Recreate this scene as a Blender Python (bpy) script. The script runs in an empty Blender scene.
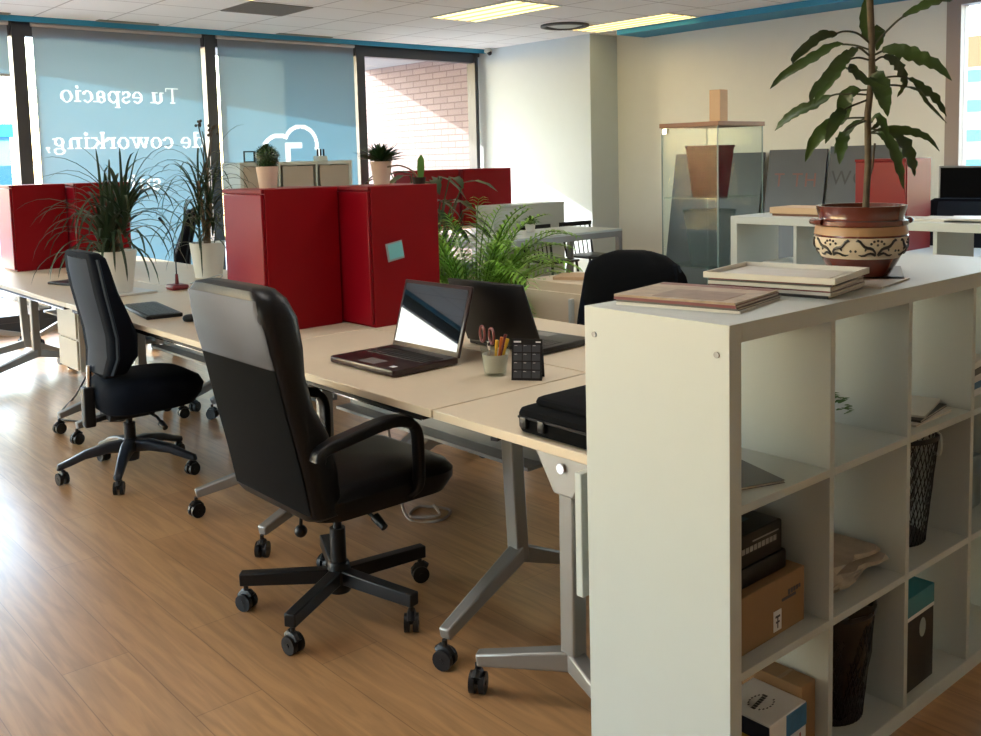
import bpy, bmesh, math, random
from mathutils import Vector, Matrix
random.seed(7)
PI = math.pi
SC = bpy.context.scene
COL = SC.collection

# ------------------------------------------------------------------ materials
MATS = {}
def nt(m): return m.node_tree.nodes, m.node_tree.links
def mat(name, col, rough=.5, metal=0., spec=.5, var=0., vscale=8., bump=0., bscale=60., coat=0., sheen=0., ior=None):
    if name in MATS: return MATS[name]
    m = bpy.data.materials.new(name); m.use_nodes = True
    n, l = nt(m); b = n['Principled BSDF']
    b.inputs['Roughness'].default_value = rough
    b.inputs['Metallic'].default_value = metal
    b.inputs['Specular IOR Level'].default_value = spec
    b.inputs['Coat Weight'].default_value = coat
    b.inputs['Sheen Weight'].default_value = sheen
    if ior: b.inputs['IOR'].default_value = ior
    c4 = (*col, 1)
    tc = n.new('ShaderNodeTexCoord')
    no = n.new('ShaderNodeTexNoise'); no.inputs['Scale'].default_value = vscale; no.inputs['Detail'].default_value = 4
    l.new(tc.outputs['Object'], no.inputs['Vector'])
    mx = n.new('ShaderNodeMix'); mx.data_type = 'RGBA'
    v = max(var, .02)
    mx.inputs[6].default_value = tuple(max(0, c*(1-v)) for c in col)+(1,)
    mx.inputs[7].default_value = tuple(min(1, c*(1+v)) for c in col)+(1,)
    l.new(no.outputs['Fac'], mx.inputs[0]); l.new(mx.outputs[2], b.inputs['Base Color'])
    if bump:
        n2 = n.new('ShaderNodeTexNoise'); n2.inputs['Scale'].default_value = bscale; n2.inputs['Detail'].default_value = 3
        l.new(tc.outputs['Object'], n2.inputs['Vector'])
        bp = n.new('ShaderNodeBump'); bp.inputs['Strength'].default_value = bump; bp.inputs['Distance'].default_value = .002
        l.new(n2.outputs['Fac'], bp.inputs['Height']); l.new(bp.outputs['Normal'], b.inputs['Normal'])
    MATS[name] = m
    return m

def glass_mat(name, tint=(1, 1, 1), gloss=.08, rough=0.0, graze=.45):
    if name in MATS: return MATS[name]
    m = bpy.data.materials.new(name); m.use_nodes = True
    n, l = nt(m); n.clear()
    out = n.new('ShaderNodeOutputMaterial')
    t = n.new('ShaderNodeBsdfTransparent'); t.inputs['Color'].default_value = (*tint, 1)
    g = n.new('ShaderNodeBsdfGlossy'); g.inputs['Roughness'].default_value = rough
    lw = n.new('ShaderNodeLayerWeight'); lw.inputs['Blend'].default_value = .5
    pw = n.new('ShaderNodeMath'); pw.operation = 'POWER'; pw.inputs[1].default_value = 4
    ma = n.new('ShaderNodeMath'); ma.operation = 'MULTIPLY_ADD'; ma.inputs[1].default_value = graze; ma.inputs[2].default_value = gloss*.35
    l.new(lw.outputs['Facing'], pw.inputs[0]); l.new(pw.outputs[0], ma.inputs[0])
    mx = n.new('ShaderNodeMixShader')
    l.new(ma.outputs[0], mx.inputs[0]); l.new(t.outputs[0], mx.inputs[1]); l.new(g.outputs[0], mx.inputs[2])
    l.new(mx.outputs[0], out.inputs[0])
    MATS[name] = m; return m

def cloth_mat(name, dif, trans, see=.0):
    """thin woven fabric that lets daylight through"""
    m = bpy.data.materials.new(name); m.use_nodes = True
    n, l = nt(m); n.clear()
    out = n.new('ShaderNodeOutputMaterial')
    d = n.new('ShaderNodeBsdfDiffuse'); d.inputs['Color'].default_value = (*dif, 1)
    t = n.new('ShaderNodeBsdfTranslucent'); t.inputs['Color'].default_value = (*trans, 1)
    a = n.new('ShaderNodeAddShader'); l.new(d.outputs[0], a.inputs[0]); l.new(t.outputs[0], a.inputs[1])
    tr = n.new('ShaderNodeBsdfTransparent')
    mx = n.new('ShaderNodeMixShader'); mx.inputs[0].default_value = see
    l.new(a.outputs[0], mx.inputs[1]); l.new(tr.outputs[0], mx.inputs[2])
    l.new(mx.outputs[0], out.inputs[0])
    MATS[name] = m; return m

def emit_mat(name, col, s):
    m = bpy.data.materials.new(name); m.use_nodes = True
    b = m.node_tree.nodes['Principled BSDF']
    b.inputs['Base Color'].default_value = (*col, 1)
    b.inputs['Emission Color'].default_value = (*col, 1); b.inputs['Emission Strength'].default_value = s
    MATS[name] = m; return m

def floor_mat():
    m = bpy.data.materials.new('oak_floor'); m.use_nodes = True
    n, l = nt(m); b = n['Principled BSDF']
    tc = n.new('ShaderNodeTexCoord'); mp = n.new('ShaderNodeMapping')
    mp.inputs['Rotation'].default_value = (0, 0, PI/2)
    l.new(tc.outputs['Object'], mp.inputs['Vector'])
    br = n.new('ShaderNodeTexBrick'); br.offset = .37; br.offset_frequency = 2
    br.inputs['Scale'].default_value = 1
    br.inputs['Brick Width'].default_value = 1.28; br.inputs['Row Height'].default_value = .193
    br.inputs['Mortar Size'].default_value = .0016; br.inputs['Mortar Smooth'].default_value = .2
    br.inputs['Color1'].default_value = (.40, .215, .092, 1); br.inputs['Color2'].default_value = (.46, .26, .116, 1)
    br.inputs['Mortar'].default_value = (.27, .145, .065, 1)
    l.new(mp.outputs[0], br.inputs['Vector'])
    mp2 = n.new('ShaderNodeMapping'); mp2.inputs['Scale'].default_value = (14, 1.1, 1)
    l.new(tc.outputs['Object'], mp2.inputs['Vector'])
    no = n.new('ShaderNodeTexNoise'); no.inputs['Scale'].default_value = 2.2; no.inputs['Detail'].default_value = 8
    no.inputs['Distortion'].default_value = 1.1
    l.new(mp2.outputs[0], no.inputs['Vector'])
    rp = n.new('ShaderNodeValToRGB')
    rp.color_ramp.elements[0].position = .36; rp.color_ramp.elements[0].color = (.80, .78, .76, 1)
    rp.color_ramp.elements[1].position = .64; rp.color_ramp.elements[1].color = (1.10, 1.10, 1.08, 1)
    l.new(no.outputs['Fac'], rp.inputs[0])
    mu = n.new('ShaderNodeMix'); mu.data_type = 'RGBA'; mu.blend_type = 'MULTIPLY'; mu.inputs[0].default_value = 1
    l.new(br.outputs['Color'], mu.inputs[6]); l.new(rp.outputs[0], mu.inputs[7])
    l.new(mu.outputs[2], b.inputs['Base Color'])
    b.inputs['Roughness'].default_value = .34; b.inputs['Specular IOR Level'].default_value = .6; b.inputs['Coat Weight'].default_value = .25; b.inputs['Coat Roughness'].default_value = .16
    bp = n.new('ShaderNodeBump'); bp.inputs['Strength'].default_value = .12; bp.inputs['Distance'].default_value = .001
    l.new(no.outputs['Fac'], bp.inputs['Height']); l.new(bp.outputs['Normal'], b.inputs['Normal'])
    return m

def brick_mat():
    m = bpy.data.materials.new('pale_brick'); m.use_nodes = True
    n, l = nt(m); b = n['Principled BSDF']
    tc = n.new('ShaderNodeTexCoord'); mp = n.new('ShaderNodeMapping')
    mp.inputs['Rotation'].default_value = (0, PI/2, PI/2)
    sep = n.new('ShaderNodeSeparateXYZ'); cmb = n.new('ShaderNodeCombineXYZ')
    l.new(tc.outputs['Object'], sep.inputs[0])
    l.new(sep.outputs['Y'], cmb.inputs['X']); l.new(sep.outputs['Z'], cmb.inputs['Y'])
    br = n.new('ShaderNodeTexBrick'); br.inputs['Scale'].default_value = 1
    br.inputs['Brick Width'].default_value = .30; br.inputs['Row Height'].default_value = .085
    br.inputs['Mortar Size'].default_value = .009
    br.inputs['Color1'].default_value = (.25, .185, .175, 1); br.inputs['Color2'].default_value = (.29, .22, .205, 1)
    br.inputs['Mortar'].default_value = (.165, .115, .11, 1)
    l.new(cmb.outputs[0], br.inputs['Vector']); l.new(br.outputs['Color'], b.inputs['Base Color'])
    b.inputs['Roughness'].default_value = .9
    return m

def ceiling_mat():
    m = bpy.data.materials.new('ceiling_tile'); m.use_nodes = True
    n, l = nt(m); b = n['Principled BSDF']
    tc = n.new('ShaderNodeTexCoord'); mp = n.new('ShaderNodeMapping')
    mp.inputs['Location'].default_value = (-.53, -.30, 0)
    l.new(tc.outputs['Object'], mp.inputs['Vector'])
    br = n.new('ShaderNodeTexBrick'); br.offset = 0; br.inputs['Scale'].default_value = 1
    br.inputs['Brick Width'].default_value = .6; br.inputs['Row Height'].default_value = .6
    br.inputs['Mortar Size'].default_value = .009; br.inputs['Mortar Smooth'].default_value = .3
    br.inputs['Color1'].default_value = (.88, .90, .90, 1); br.inputs['Color2'].default_value = (.90, .92, .92, 1)
    br.inputs['Mortar'].default_value = (.52, .52, .52, 1)
    l.new(mp.outputs[0], br.inputs['Vector']); l.new(br.outputs['Color'], b.inputs['Base Color'])
    b.inputs['Roughness'].default_value = .95
    return m

def band_mat(name, cols, axis, period):
    """horizontal bands repeating over height (facade floors)"""
    m = bpy.data.materials.new(name); m.use_nodes = True
    n, l = nt(m); b = n['Principled BSDF']
    tc = n.new('ShaderNodeTexCoord'); sp = n.new('ShaderNodeSeparateXYZ'); l.new(tc.outputs['Object'], sp.inputs[0])
    md = n.new('ShaderNodeMath'); md.operation = 'FRACT'
    dv = n.new('ShaderNodeMath'); dv.operation = 'DIVIDE'; dv.inputs[1].default_value = period
    l.new(sp.outputs['Z'], dv.inputs[0]); l.new(dv.outputs[0], md.inputs[0])
    rp = n.new('ShaderNodeValToRGB'); rp.color_ramp.interpolation = 'CONSTANT'
    for i, (p, c) in enumerate(cols):
        e = rp.color_ramp.elements[i] if i < 2 else rp.color_ramp.elements.new(p)
        e.position = p; e.color = (*c, 1)
    l.new(md.outputs[0], rp.inputs[0]); l.new(rp.outputs[0], b.inputs['Base Color'])
    b.inputs['Roughness'].default_value = .6
    return m

WHITE = mat('white_laminate', (.50, .545, .525), .42, var=.02)
CREAM = mat('cream_desk_laminate', (.66, .55, .40), .38, var=.03, vscale=20)
BEIGE = mat('beige_laminate', (.62, .56, .46), .5, var=.03)
WALLM = mat('white_paint', (.75, .765, .755), .9, var=.02, bump=.1, bscale=120)
RWALL = mat('cream_paint', (.76, .765, .715), .9, var=.02, bump=.1, bscale=120)
BLUE = mat('blue_paint', (.025, .27, .47), .6)
DARKFR = mat('dark_window_aluminium', (.045, .05, .06), .4, .3)
BROWNFR = mat('brown_window_frame', (.30, .24, .22), .5)
RED = mat('red_lacquer', (.20, .0005, .004), .42, spec=.16, var=.05)
REDDOOR = mat('glossy_red_lacquer', (.20, .0005, .006), .32, spec=.3)
REDEDGE = mat('red_edge', (.16, .001, .004), .4, spec=.2)
BLACKLEA = mat('black_leather', (.004, .004, .005), .38, spec=.24, bump=.25, bscale=180)
GREYLEA = mat('smooth_charcoal_leather', (.030, .032, .035), .38, spec=.35, bump=.1, bscale=200)
BLACKFAB = mat('black_fabric', (.0025, .003, .004), .9, bump=.3, bscale=400, spec=.1)
NAVYFAB = mat('navy_black_fabric', (.004, .006, .011), .85, bump=.3, bscale=400, spec=.12)
SHELLGR = mat('slate_plastic', (.018, .026, .038), .6, spec=.12)
BLACKPL = mat('black_plastic', (.007, .007, .008), .4, spec=.35)
BLACKMET = mat('black_metal', (.008, .008, .009), .4, .1, spec=.35)
NAVYPL = mat('navy_black_plastic', (.012, .016, .024), .36)
SILVER = mat('silver_metal', (.30, .295, .28), .42, .6)
CHROME = mat('chrome', (.7, .7, .7), .12, 1)
GREYMET = mat('grey_metal', (.22, .22, .22), .45, .5)
PALEGREY = mat('pale_grey_metal', (.45, .46, .46), .45, .3)
LEAFD = mat('dark_leaf', (.018, .05, .012), .42, var=.4, vscale=10)
LEAFP = mat('bright_palm_leaf', (.22, .44, .05), .45, var=.45, vscale=6)
LEAFM = mat('palm_leaf', (.065, .175, .02), .45, var=.4, vscale=6)
LEAFY = mat('spiky_leaf', (.022, .045, .018), .45, var=.5, vscale=6)
CORNLEAF = mat('glossy_corn_leaf', (.026, .058, .007), .36, var=.55, vscale=14)
STEM = mat('stem_bark', (.16, .11, .065), .8, var=.3, vscale=40)
SOIL = mat('soil', (.025, .016, .01), 1)
POTW = mat('white_glazed_pot', (.66, .64, .58), .35)
POTP = mat('pale_clay_pot', (.55, .42, .33), .7)
TERRA = mat('brown_glaze', (.11, .021, .012), .22, coat=.4, var=.15)
POTTAN = mat('tan_glaze', (.36, .21, .10), .4)
POTCRM = mat('cream_glaze', (.60, .52, .40), .4)
INK = mat('black_brush_glaze', (.015, .012, .01), .4)
CARD = mat('cardboard', (.27, .16, .075), .85, var=.05)
CARDT = mat('tan_card', (.52, .36, .22), .8)
PAPER = mat('paper_edges', (.60, .55, .47), .8, var=.12, vscale=120)
NEWS = mat('newsprint', (.43, .38, .31), .9, var=.35, vscale=22)
COVER = mat('printed_cover_brown', (.36, .27, .19), .35, var=.7, vscale=26)
COVERR = mat('printed_cover_red', (.17, .03, .035), .4, var=.3, vscale=20)
COVERW = mat('printed_cover_pale', (.62, .60, .55), .35, var=.12, vscale=14)
COVERG = mat('printed_cover_grey', (.07, .068, .065), .4, var=.3, vscale=14)
WOODTOP = mat('brown_wood', (.20, .085, .045), .45, var=.2, vscale=30)
MAROON = cloth_mat('maroon_mesh', (.085, .006, .012), (.03, .002, .004), .18)
GREYMESH = cloth_mat('grey_mesh', (.10, .12, .125), (.04, .05, .05), .50)
GREYPL = mat('grey_plastic', (.30, .34, .35), .45)
SCREEN = mat('dark_glossy_screen', (.006, .008, .010), .02, ior=1.55)
KEYS = mat('dark_keys', (.02, .018, .018), .5)
LAPRED = mat('wine_black_plastic', (.022, .008, .009), .3)
NOTE = mat('turquoise_note', (.16, .48, .52), .7)
NOTEB = mat('grey_note_backing', (.30, .33, .34), .6)
REDPL = mat('red_plastic', (.16, .01, .015), .4)
YEL = mat('yellow_plastic', (.75, .45, .03), .45)
ORG = mat('orange_plastic', (.65, .16, .02), .45)
SLATE = mat('slate_print', (.085, .095, .11), .28, var=.12, vscale=5)
SLATETXT = mat('dull_red_print', (.19, .075, .07), .4)
SLATETX2 = mat('dark_print', (.035, .035, .045), .4)
TEAL = mat('teal_card', (.02, .20, .24), .4)
BLUECARD = mat('blue_card', (.03, .16, .32), .4, var=.4, vscale=60)
NAVYC = mat('navy_card', (.012, .018, .045), .4)
YELC = mat('yellow_card', (.55, .36, .02), .4)
GREENC = mat('green_card', (.05, .25, .16), .4)
WHITEC = mat('white_card', (.70, .70, .70), .5)
INKG = mat('grey_ink', (.05, .05, .06), .6)
WHITEINK = mat('white_ink', (.75, .75, .75), .6)
CLEARGL = glass_mat('clear_glass', (.95, .98, .975), .02, 0, .12)
WINGL = glass_mat('window_glass', (.97, .98, .99), .06)
BLINDM = cloth_mat('pale_blue_screen_fabric', (.21, .225, .25), (.019, .054, .074), .010)
PRINTM = cloth_mat('white_print_on_fabric', (.42, .43, .44), (.17, .20, .21), .03)
LAMP = emit_mat('warm_light_diffuser', (1.0, .80, .36), 1.3)
LAMPOFF = mat('unlit_diffuser', (.8, .8, .78), .6)
LAMP2 = emit_mat('added_light_diffuser', (1.0, .975, .93), 6.5)  # strong diffuser for the added ceiling panels out of view
BRICK = brick_mat()

# ------------------------------------------------------------------ mesh builder
def rr(w, d, r, n=4):
    """rounded rectangle ring in 2D, counter-clockwise, centred"""
    r = min(r, w/2-1e-4, d/2-1e-4); out = []
    for cx, cy, a0 in ((w/2-r, d/2-r, 0), (-w/2+r, d/2-r, PI/2), (-w/2+r, -d/2+r, PI), (w/2-r, -d/2+r, 1.5*PI)):
        for k in range(n+1):
            a = a0+PI/2*k/n; out.append((cx+r*math.cos(a), cy+r*math.sin(a)))
    return out

def smooth_path(pts, n=6):
    pts = [Vector(p) for p in pts]
    if len(pts) < 3: return pts
    P = [pts[0]*2-pts[1]]+pts+[pts[-1]*2-pts[-2]]; out = []
    for i in range(1, len(P)-2):
        p0, p1, p2, p3 = P[i-1:i+3]
        for k in range(n):
            t = k/n
            out.append(.5*((2*p1)+(p2-p0)*t+(2*p0-5*p1+4*p2-p3)*t*t+(3*p1-p0-3*p2+p3)*t**3))
    out.append(pts[-1]); return out

class MB:
    def __init__(s): s.bm = bmesh.new()
    def face(s, vs):
        try: return s.bm.faces.new(vs)
        except ValueError: return None
    def ring(s, pts): return [s.bm.verts.new(p) for p in pts]
    def loft(s, rings, cap0=True, cap1=True, closed=True):
        R = [s.ring(r) for r in rings]
        for a, b in zip(R, R[1:]):
            n = len(a)
            for i in range(n if closed else n-1):
                j = (i+1) % n; s.face([a[i], a[j], b[j], b[i]])
        if cap0: s.face(R[0][::-1])
        if cap1: s.face(R[-1])
        return s
    def box(s, x0, x1, y0, y1, z0, z1, M=None):
        P = [Vector((x, y, z)) for z in (z0, z1) for x, y in ((x0, y0), (x1, y0), (x1, y1), (x0, y1))]
        if M: P = [M @ p for p in P]
        v = s.ring(P)
        for f in ((3, 2, 1, 0), (4, 5, 6, 7), (0, 1, 5, 4), (1, 2, 6, 5), (2, 3, 7, 6), (3, 0, 4, 7)): s.face([v[i] for i in f])
        return s
    def rbox(s, x0, x1, y0, y1, z0, z1, r=.01, e=None, M=None, n=3):
        """box with rounded vertical corners and softened top/bottom"""
        e = r if e is None else e
        cx, cy = (x0+x1)/2, (y0+y1)/2; w, d = x1-x0, y1-y0
        rings = []
        for z, k in ((z0, e), (z0+e*.3, e*.3), (z0+e, 0), (z1-e, 0), (z1-e*.3, e*.3), (z1, e)):
            q = [Vector((cx+a, cy+b, z)) for a, b in rr(w-2*k, d-2*k, max(r-k*.5, .001), n)]
            rings.append([M @ p for p in q] if M else q)
        return s.loft(rings)
    def bar(s, p0, p1, w, h, up=(0, 0, 1), w1=None, h1=None):
        p0, p1 = Vector(p0), Vector(p1); d = (p1-p0).normalized(); u = Vector(up)
        sd = d.cross(u)
        if sd.length < 1e-4: sd = d.cross(Vector((1, 0, 0)))
        sd.normalize(); u = sd.cross(d)
        w1 = w if w1 is None else w1; h1 = h if h1 is None else h1
        def q(p, w, h): return [p+sd*a*w/2+u*b*h/2 for a, b in ((-1, -1), (1, -1), (1, 1), (-1, 1))]
        return s.loft([q(p0, w, h), q(p1, w1, h1)])
    def tube(s, pts, r, n=8, cap=True, smooth=0, flat=1.):
        if smooth: pts = smooth_path(pts, smooth)
        pts = [Vector(p) for p in pts]; N = len(pts)
        rad = r if isinstance(r, (list, tuple)) else [r]*N
        if len(rad) != N:
            rad = [rad[0]+(rad[-1]-rad[0])*i/(N-1) for i in range(N)]
        t0 = (pts[1]-pts[0]).normalized()
        ref = Vector((0, 0, 1)) if abs(t0.z) < .9 else Vector((1, 0, 0))
        sd = t0.cross(ref).normalized(); rings = []
        for i, p in enumerate(pts):
            t = (pts[min(i+1, N-1)]-pts[max(i-1, 0)]).normalized()
            sd = (sd-t*sd.dot(t)).normalized(); up = t.cross(sd)
            rings.append([p+(sd*math.cos(a)+up*math.sin(a)*flat)*rad[i] for a in (2*PI*k/n for k in range(n))])
        return s.loft(rings, cap, cap)
    def cyl(s, p0, p1, r0, r1=None, n=16): return s.tube([p0, p1], [r0, r0 if r1 is None else r1], n)
    def lathe(s, prof, n=24, c=(0, 0, 0), cap0=True, cap1=True):
        c = Vector(c)
        return s.loft([[c+Vector((r*math.cos(2*PI*k/n), r*math.sin(2*PI*k/n), z)) for k in range(n)] for r, z in prof], cap0, cap1)
    def prism(s, out, fn, d):
        """2D outline -> solid; fn(u,v,w) maps to 3D, w in (0,d)"""
        return s.loft([[fn(u, v, 0) for u, v in out], [fn(u, v, d) for u, v in out]])
    def sphere(s, c, r, n=12, m=8, sz=1.):
        prof = [(max(1e-4, r*math.sin(PI*i/m)), -r*sz*math.cos(PI*i/m)) for i in range(m+1)]
        return s.lathe(prof, n, c)
    def leaf(s, path, widths, up=(0, 0, 1), fold=.15, wave=0.):
        path = [Vector(p) for p in path]; N = len(path); rows = []
        for i, p in enumerate(path):
            t = (path[min(i+1, N-1)]-path[max(i-1, 0)]).normalized()
            sd = t.cross(Vector(up))
            if sd.length < 1e-3: sd = t.cross(Vector((1, 0, 0)))
            sd.normalize(); nn = sd.cross(t)
            w = widths[i] if isinstance(widths, (list, tuple)) else widths
            wv = wave*math.sin(i*2.1)*w
            rows.append([s.bm.verts.new(q) for q in (p-sd*w/2+nn*(fold*w+wv), p, p+sd*w/2+nn*(fold*w-wv))])
        for a, b in zip(rows, rows[1:]):
            s.face([a[0], a[1], b[1], b[0]]); s.face([a[1], a[2], b[2], b[1]])
        return s
    def mesh(s, name, m, smooth=True, ang=38):
        me = bpy.data.meshes.new(name)
        bmesh.ops.remove_doubles(s.bm, verts=s.bm.verts, dist=1e-6)
        bmesh.ops.recalc_face_normals(s.bm, faces=s.bm.faces)
        s.bm.to_mesh(me); s.bm.free(); me.materials.append(m)
        if smooth:
            me.polygons.foreach_set('use_smooth', [True]*len(me.polygons))
            me.set_sharp_from_angle(angle=math.radians(ang))
        return me
    def build(s, name, m, parent=None, loc=(0, 0, 0), rz=0, bevel=0, smooth=True, ang=38, rot=None):
        o = bpy.data.objects.new(name, s.mesh(name, m, smooth, ang)); COL.objects.link(o)
        o.location = loc; o.rotation_euler = rot or (0, 0, rz)
        if parent: o.parent = parent
        if bevel:
            b = o.modifiers.new('bevel', 'BEVEL'); b.width = bevel; b.segments = 2; b.limit_method = 'ANGLE'
        return o

def inst(name, me, parent=None, loc=(0, 0, 0), rz=0, bevel=0, rot=None):
    o = bpy.data.objects.new(name, me); COL.objects.link(o)
    o.location = loc; o.rotation_euler = rot or (0, 0, rz)
    if parent: o.parent = parent
    return o
def tag(o, label, cat, group=None):
    o['label'] = label; o['category'] = cat
    if group: o['group'] = group
    return o
def thing(name, label, cat, loc=(0, 0, 0), rz=0, group=None, rot=None):
    o = bpy.data.objects.new(name, None); COL.objects.link(o)
    o.empty_display_size = .1
    o.location = loc; o.rotation_euler = rot or (0, 0, rz)
    return tag(o, label, cat, group)
def struct(o): o['kind'] = 'structure'; return o
KIDS = None
def copy_tree(o, loc, rz, label, group=None, _p=None):
    c = o.copy(); COL.objects.link(c)
    if _p: c.parent = _p
    else:
        c.location = loc; c.rotation_euler = (0, 0, rz); c['label'] = label
        if group: c['group'] = group
    for ch in list(o.children): copy_tree(ch, None, None, None, None, c)
    return c

# ------------------------------------------------------------------ setting
H = 2.8; YW = 8.25; XR = 6.85; XL = -6.0; YB = -5.5; XC = 6.4; YC = 6.35
struct(MB().box(XL, XR+.2, YB, YW+.3, -.12, 0).build('floor', floor_mat(), smooth=False))
struct(MB().box(XL-.2, XR+.2, YB-.2, YW+.3, H, H+.15).build('ceiling', ceiling_mat(), smooth=False))
m = MB(); m.box(XL-.2, XL, YB, YW, 0, .75); m.box(XL-.2, XL, YB, YW, 2.66, H); m.box(XL-.2, XL, YB, 1.4, .75, 2.66)
LY = [1.4, 4.4, 7.4]
for a in LY: m.box(XL-.2, XL, a, a+.35 if a < 7 else YW, .75, 2.66)
struct(m.build('wall_left', WALLM, smooth=False))
for i, (a, b) in enumerate(zip(LY, LY[1:])):
    a += .35; m = MB(); m.box(XL-.12, XL-.04, a, a+.06, .75, 2.66); m.box(XL-.12, XL-.04, b-.06, b, .75, 2.66); m.box(XL-.12, XL-.04, a+.06, b-.06, .75, .81); m.box(XL-.12, XL-.04, a+.06, b-.06, 2.6, 2.66)
    w = struct(m.build('window_%d' % (9+i), DARKFR, smooth=False))
    MB().box(XL-.09, XL-.08, a+.06, b-.06, .81, 2.6).build('window_pane', WINGL, w, smooth=False)
struct(MB().box(XL-.2, XR+.2, YB-.2, YB, 0, H).build('wall_back', WALLM, smooth=False))
wr = MB(); wr.box(XR, XR+.2, 2.62, YW+.1, 0, H); wr.box(XR, XR+.2, YB, .2, 0, H)
wr.box(XR, XR+.2, .2, 2.62, 0, .85); wr.box(XR, XR+.2, .2, 2.62, 2.72, H)
struct(wr.build('wall_right', RWALL, smooth=False))
struct(MB().box(XC, XR+.02, YC, YW+.1, 0, H).build('wall_column', mat('skylight_tinted_paint', (.58, .65, .665), .9, bump=.1, bscale=120), smooth=False))  # blue of the window skylight is tinted into the column colour
wf = MB(); wf.box(XL-.2, XC, YW-.06, YW+.12, 0, .10); wf.box(XL-.2, XC, YW-.02, YW+.12, 2.72, H)
struct(wf.build('wall_window', DARKFR, smooth=False))
struct(MB().box(XL, XC, 8.10, 8.125, 2.752, H).build('trim_1', BLUE, smooth=False))
struct(MB().box(XC, XR, YB, 5.95, 2.742, H).build('trim_2', BLUE, smooth=False))
struct(MB().box(XR-.015, XR, YB, YC, 0, .08).build('baseboard_right', WHITE, smooth=False))

# window wall: bays between mullions
MX = [-5.89, -4.15, -2.36, -.57, 1.02, 2.81, 4.60, 6.33]
MX[3] = -.77
for i, (a, b) in enumerate(zip(MX, MX[1:])):
    m = MB()
    m.box(a, a+.055, YW-.07, YW+.08, .1, 2.74)
    m.box(b-.055, b, YW-.07, YW+.08, .1, 2.74)
    m.box(a+.055, b-.055, YW-.05, YW+.06, 2.64, 2.74)
    m.box(a+.055, b-.055, YW-.05, YW+.06, .1, .16)
    w = struct(m.build('window_%d' % (i+1), DARKFR, smooth=False))
    MB().box(a+.055, b-.055, YW, YW+.012, .16, 2.64).build('window_pane', WINGL, w, smooth=False)
# right wall window
m = MB(); m.box(XR-.03, XR+.12, 2.50, 2.62, .85, 2.72); m.box(XR-.05, XR+.12, .2, .3, .85, 2.72)
m.box(XR-.05, XR+.12, .3, 2.50, 2.64, 2.72); m.box(XR-.08, XR+.12, .3, 2.50, .85, .92)
w = struct(m.build('window_8', BROWNFR, smooth=False))
MB().box(XR+.04, XR+.05, .3, 2.50, .92, 2.64).build('window_pane', WINGL, w, smooth=False)

# outside: soffit, brick wing, buildings, ground
def e_y(x): return max(8.6, 9.29+.333*(x-1.13))
o = MB().prism([(-7, 8.4), (7.2, 8.4), (7.2, e_y(7.2)), (-1.2, 8.6), (-7, 8.6)], lambda u, v, w: Vector((u, v, 2.8+w)), .35).build('roof_overhang', mat('overhang_paint', (.40, .39, .37), .9), smooth=False)
tag(o, 'pale grey roof overhang above the bare window, outside', 'overhang')
o = MB().box(6.6, 6.9, 8.45, 13.5, -3, 6).build('brick_wing', BRICK, smooth=False)
tag(o, 'pale pink brick building wing seen outside through the bare window', 'brick wall')
o = MB().box(-70, 70, -60, 90, -6.2, -6).build('street_ground', mat('paving', (.55, .55, .54), .9), smooth=False)
tag(o, 'grey paved ground outside below the windows', 'ground')
o = MB().box(-6.1, 6.6, 8.42, 12.5, -.3, -.06).build('added_terrace_slab', mat('pale_concrete', (.40, .395, .39), .9), smooth=False)  # slab added so the low outside view shows bright white
tag(o, 'pale slab added outside the window wall, bright in the sun', 'terrace')
b = thing('office_building', 'blue glass building far behind the leftmost window', 'building', (5, 32, -6))
MB().box(-14, 2.2, 0, 8, 0, 8.5).build('facade', band_mat('blue_facade', [(0, (.03, .14, .42)), (.45, (.25, .5, .75)), (.7, (.05, .2, .5))], 'Z', 3.1), b, smooth=False)
MB().box(-14.2, 2.4, -.3, 8.2, 8.5, 8.9).build('roof_slab', BLUE, b, smooth=False)
b = thing('apartment_block', 'white and turquoise banded block with orange top outside the right window', 'building', (30, 0, -6))
MB().box(0, 8, 2, 26, 0, 9.95).build('facade', band_mat('banded_facade', [(0, (.50, .49, .46)), (.17, (.03, .22, .34)), (.6, (.50, .50, .48))], 'Z', .93), b, smooth=False)
MB().box(-.05, 8, 2, 26, 9.95, 10.9).build('parapet', mat('orange_paint', (.42, .085, .035), .8), b, smooth=False)

# ceiling fittings
def ceil_light(x0, x1, y0, y1, label, lamp=None):
    t = thing('ceiling_light', label, 'ceiling light', ((x0+x1)/2, (y0+y1)/2, H), 0, 'ceiling light panels')
    w, d = (x1-x0)/2, (y1-y0)/2; m = MB()
    for a, b_, c, d_ in ((-w, w, -d, -d+.012), (-w, w, d-.012, d), (-w, -w+.012, -d+.012, d-.012), (w-.012, w, -d+.012, d-.012)): m.box(a, b_, c, d_, -.008, 0)
    m.build('frame', WHITE, t, smooth=False)
    MB().box(-w+.012, w-.012, -d+.012, d-.012, -.004, -.001).build('diffuser', lamp or LAMP, t, smooth=False)
    f = MB()
    for k in (-1, 0, 1): f.box(k*w*.55-.006, k*w*.55+.006, -d+.012, d-.012, -.012, -.004)
    f.build('louvre', mat('louvre_yellow', (.85, .74, .42), .5), t, smooth=False)
ceil_light(4.14, 4.72, 5.10, 6.29, 'large warm ceiling light panel at the top centre of the view')
ceil_light(5.90, 6.385, 4.85, 6.22, 'warm ceiling light panel against the blue edge strip by the column')
ceil_light(1.74, 2.32, 4.9, 6.3, 'warm ceiling light panel cut by the top edge near the grille')
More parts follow.
